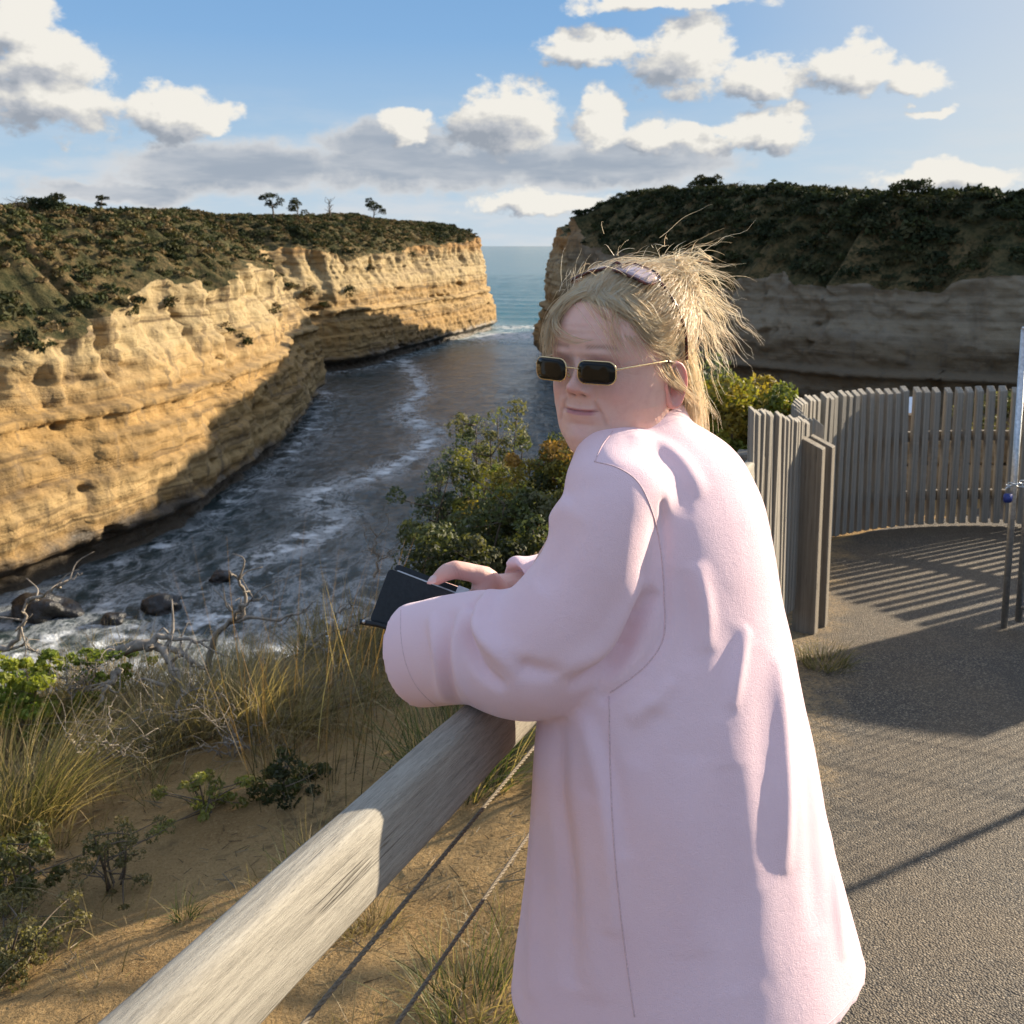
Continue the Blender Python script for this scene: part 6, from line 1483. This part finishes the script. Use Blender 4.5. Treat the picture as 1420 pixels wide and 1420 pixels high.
    kv = hw(bun + V3(0, -.008, .004) + kc * .030 * (1 + .15 * fbm(kc * 2, 3, 5))[:, None]); kcol = np.tile(V3(.92, .79, .58), (len(kv), 1))
    o1 = len(V); o2 = o1 + len(cv)
    VV = np.concatenate([V, cv, kv]) - PO; FF = [tuple(q) for q in F.tolist()] + [tuple(i + o1 for i in q) for q in cf.tolist()] + [tuple(i + o2 for i in q) for q in kf.tolist()]
    add('hair', mesh_np('hair', VV, FF, M_HAIR, True, np.concatenate([col, cc, kcol])), person, label='windblown blonde hair gathered in a loose messy knot')
build_hair()

# ================================================================ SUNGLASSES (worn) and the second pair pushed up on the head
M_GOLD = simple_mat('gold_wire', (0.72, 0.55, 0.30), 0.22, 1.0, 40, .1, .02)
def lens_mat(name, c, rough=.04):
    m, t, b, out = material(name); n = t.noise(t.obj(), 30, 3, .5)
    t.set(b.inputs['Base Color'], t.ramp(n, [(0.3, c), (0.7, tuple(x * 1.3 for x in c))])); b.inputs['Roughness'].default_value = rough; b.inputs['Specular IOR Level'].default_value = .22; return m
M_DARKLENS = lens_mat('dark_lens', (0.010, 0.009, 0.007)); M_PALELENS = lens_mat('gradient_lens', (0.34, 0.27, 0.28), .10)
def tort_mat():
    m, t, b, out = material('tortoiseshell'); n = t.noise(t.obj(), 220, 3, .6)
    t.set(b.inputs['Base Color'], t.ramp(n, [(.42, (.02, .008, .006)), (.58, (.16, .045, .03))])); b.inputs['Roughness'].default_value = .2; b.inputs['Specular IOR Level'].default_value = .5; return m
M_TORT = tort_mat()
def outline(w, h, ch, n=6):
    """rounded, chamfered rectangle, as small hexagonal sunglasses have"""
    pts = []
    for (sx, sy) in ((1, 1), (-1, 1), (-1, -1), (1, -1)):
        c = (sx * (w - ch), sy * (h - ch)); a0 = {(1, 1): 0, (-1, 1): pi / 2, (-1, -1): pi, (1, -1): 1.5 * pi}[(sx, sy)]
        for q in range(n): a = a0 + pi / 2 * q / (n - 1); pts.append((c[0] + ch * cos(a), c[1] + ch * sin(a)))
    return np.array(pts)
def sunglasses():
    o0 = hw([(0, .108, -.003)])[0]
    g = thing('sunglasses', 'small gold wire framed sunglasses with black lenses worn on the face', 'sunglasses', tuple(o0))
    for s in (1, -1):
        ol = outline(.0258, .0145, .0105, 7); n = len(ol)
        def pt(a, dy=0.0):
            x = s * (.0350 + a[:, 0] * 1.0); y = .1075 - .0 - 3.0 * np.maximum(np.abs(x) - .01, 0) ** 2 + dy; return np.stack([x, y, -.004 + a[:, 1] - .0 * x], 1)
        ring_ = pt(ol); mb = MB(); mb.tube(np.concatenate([hw(ring_), hw(ring_[:1])]) - o0, .00115, 8, False); fr = mb.build('rim', M_GOLD, g)
        rs_ = [pt(ol * k, .0009) for k in (.985, .6, .25)]; V = np.concatenate([np.concatenate([hw(r) for r in rs_]), hw(pt(np.zeros((1, 2)), .0009))]); F = []
        for k in range(2):
            for j in range(n): F.append((k * n + j, k * n + (j + 1) % n, (k + 1) * n + (j + 1) % n, (k + 1) * n + j))
        for j in range(n): F.append((2 * n + j, 2 * n + (j + 1) % n, 3 * n))
        me = mesh_np('lens', V - o0, F, M_DARKLENS, True); le = add('lens', me, g); md = le.modifiers.new('solid', 'SOLIDIFY'); md.thickness = .0009; md.offset = 0
        hx = s * .0625; hinge = V3(hx, .0985, .0015)
        pts = spline([V3(s * .0600, .1000, .001), hinge, V3(s * .0690, .0850, .0030), V3(s * .0795, .045, .0050), V3(s * .0845, .006, .0050), V3(s * .0835, -.016, -.002), V3(s * .081, -.030, -.022)], 40)
        mb = MB(); mb.tube(hw(pts) - o0, np.interp(np.arange(40), [0, 4, 30, 39], [.0014, .0013, .0011, .0018]), 8); te = mb.build('temple', M_GOLD, g)
        mb = MB(); mb.tube(hw(spline([V3(s * .0845, .010, .0052), V3(s * .0842, -.004, .003), V3(s * .0835, -.016, -.002), V3(s * .081, -.030, -.022)], 16)) - o0, .0021, 8); mb.build('temple_tip', M_TORT, te)
    mb = MB(); mb.tube(hw(spline([V3(-.0108, .1078, -.001), V3(-.005, .1115, .0005), V3(.005, .1115, .0005), V3(.0108, .1078, -.001)], 14)) - o0, .0010, 8); mb.build('bridge', M_GOLD, g)
    for s in (1, -1): mb = MB(); mb.tube(hw(spline([V3(s * .0118, .107, -.006), V3(s * .0095, .101, -.010), V3(s * .0100, .100, -.014)], 8)) - o0, [.0006] * 5 + [.0016, .002, .0014], 6); mb.build('nose_pad', M_GOLD, g)
sunglasses()
def spare_sunglasses():
    # pushed up: the front rests on the hair above the forehead, the arms run down towards the ears
    o0 = hw([(0, .04, .12)])[0]
    g = thing('sunglasses', 'tortoiseshell sunglasses with pale lenses pushed up into the blonde hair', 'sunglasses', tuple(o0))
    c = V3(0.0, .010, .1270); fwd = V3(0, .20, .98); up = V3(0, -.98, .20)                # lens normal and the lens' upward direction
    for s in (1, -1):
        ol = outline(.027, .022, .013, 7); n = len(ol)
        def pt(a, d=0.0): 
            x = s * (.0345 + a[:, 0]); return c + np.outer(x, V3(1, 0, 0)) + np.outer(a[:, 1], up) + np.outer(d - 7.5 * np.maximum(np.abs(x) - .01, 0) ** 2, fwd)
        r0 = pt(ol); mb = MB(); mb.tube(np.concatenate([hw(r0), hw(r0[:1])]) - o0, .0021, 8, False); mb.build('rim', M_TORT, g)
        V = np.concatenate([hw(pt(ol * k)) for k in (.97, .5)] + [hw(pt(np.zeros((1, 2)), .001))]); F = [(j, (j + 1) % n, n + (j + 1) % n, n + j) for j in range(n)] + [(n + j, n + (j + 1) % n, 2 * n) for j in range(n)]
        le = add('lens', mesh_np('lens', V - o0, F, M_PALELENS, True), g); md = le.modifiers.new('solid', 'SOLIDIFY'); md.thickness = .0016; md.offset = 0
        hp = pt(np.array([[.026, .008]]))[0]
        pts = spline([hp, hp + V3(s * .008, -.006, -.010), V3(s * .0850, -.020, .065), V3(s * .0900, -.028, .035), V3(s * .0890, -.034, .004)], 30)
        mb = MB(); mb.tube(hw(pts) - o0, .0022, 8); mb.build('temple', M_TORT, g)
    b0 = c + V3(0, 0, 0) + up * .008; mb = MB(); mb.tube(hw(spline([b0 + V3(-.009, 0, 0), b0 + fwd * .004, b0 + V3(.009, 0, 0)], 10)) - o0, .0020, 8); mb.build('bridge', M_TORT, g)
spare_sunglasses()

# ================================================================ WALLET
M_LEATHER = simple_mat('black_leather', (0.009, 0.011, 0.013), 0.45, 0, 220, .5, .35, .4, .0008)
M_CARD = simple_mat('silver_card', (0.55, 0.56, 0.57), 0.3, .3, 60, .25, .1)
def wallet():
    o0 = W_TL + wu * WL / 2 + wv * WH / 2; g = thing('wallet', 'black leather folding wallet with cards held in her hands', 'wallet', tuple(o0))
    def slab(name, c, u, v, n, lu, lv, th, mat, r=.006, parent=None):
        bm = bmesh.new(); ol = outline(lu / 2, lv / 2, r, 5); a = [bm.verts.new((p[0], p[1], -th / 2)) for p in ol]; b = [bm.verts.new((p[0], p[1], th / 2)) for p in ol]
        bm.faces.new(a[::-1]); bm.faces.new(b); k = len(ol)
        for j in range(k): bm.faces.new((a[j], a[(j + 1) % k], b[(j + 1) % k], b[j]))
        bmesh.ops.bevel(bm, geom=[e for e in bm.edges if len(e.link_faces) == 2 and e.calc_face_angle(0) > 1.0], offset=th * .25, segments=2, affect='EDGES')
        me = bpy.data.meshes.new(name); bm.to_mesh(me); bm.free(); me.materials.append(mat)
        o = add(name, me, parent or g); M = Matrix((Vector(u), Vector(v), Vector(n))).transposed().to_4x4(); M.translation = Vector(c - o0); o.matrix_local = M; return o
    up = -wv
    slab('back_cover', o0 - wn * .008, wu, up, np.cross(wu, up), WL, WH, .005, M_LEATHER)
    a = radians(7); n2 = wn * cos(a) + up * sin(a) * .0; up2 = up * cos(a) + wn * sin(a)
    f = slab('front_cover', o0 + wn * .0065 - up * .006 + wu * -.004, wu, up2, np.cross(wu, up2), WL * .985, WH * .90, .0045, M_LEATHER)
    slab('card', o0 - wn * .0025 - up * .005 + wu * .0, wu, up, np.cross(wu, up), WL * .93, WH * .93, .0012, M_CARD, .003)
    slab('card', o0 - wn * .0002 - up * .008 + wu * .006, wu, up, np.cross(wu, up), WL * .90, WH * .92, .0010, M_CARD, .003)
    slab('clasp', o0 + wn * .0035 + up * (WH * .455) + wu * WL * .30, wu, up, np.cross(wu, up), .018, .012, .006, M_CARD, .002)
    # wrist strap at the lower corner
    c = W_BL + wv * WH * .18 + wn * .006; mb = MB(); pts = spline([c + wu * .035, c + wu * .01, c - wu * .012 + wv * .004, c - wu * .022 + wv * .006], 14) - o0
    mb.tube(pts, .0042, 8); mb.build('strap', M_LEATHER, g)
    bm = bmesh.new(); bmesh.ops.create_uvsphere(bm, u_segments=12, v_segments=8, radius=.0028); me = bpy.data.meshes.new('stud'); bm.to_mesh(me); bm.free(); me.materials.append(M_STEEL); add('stud', me, g, loc=tuple(c - wu * .016 + wv * .004 + wn * .004 - o0))
wallet()
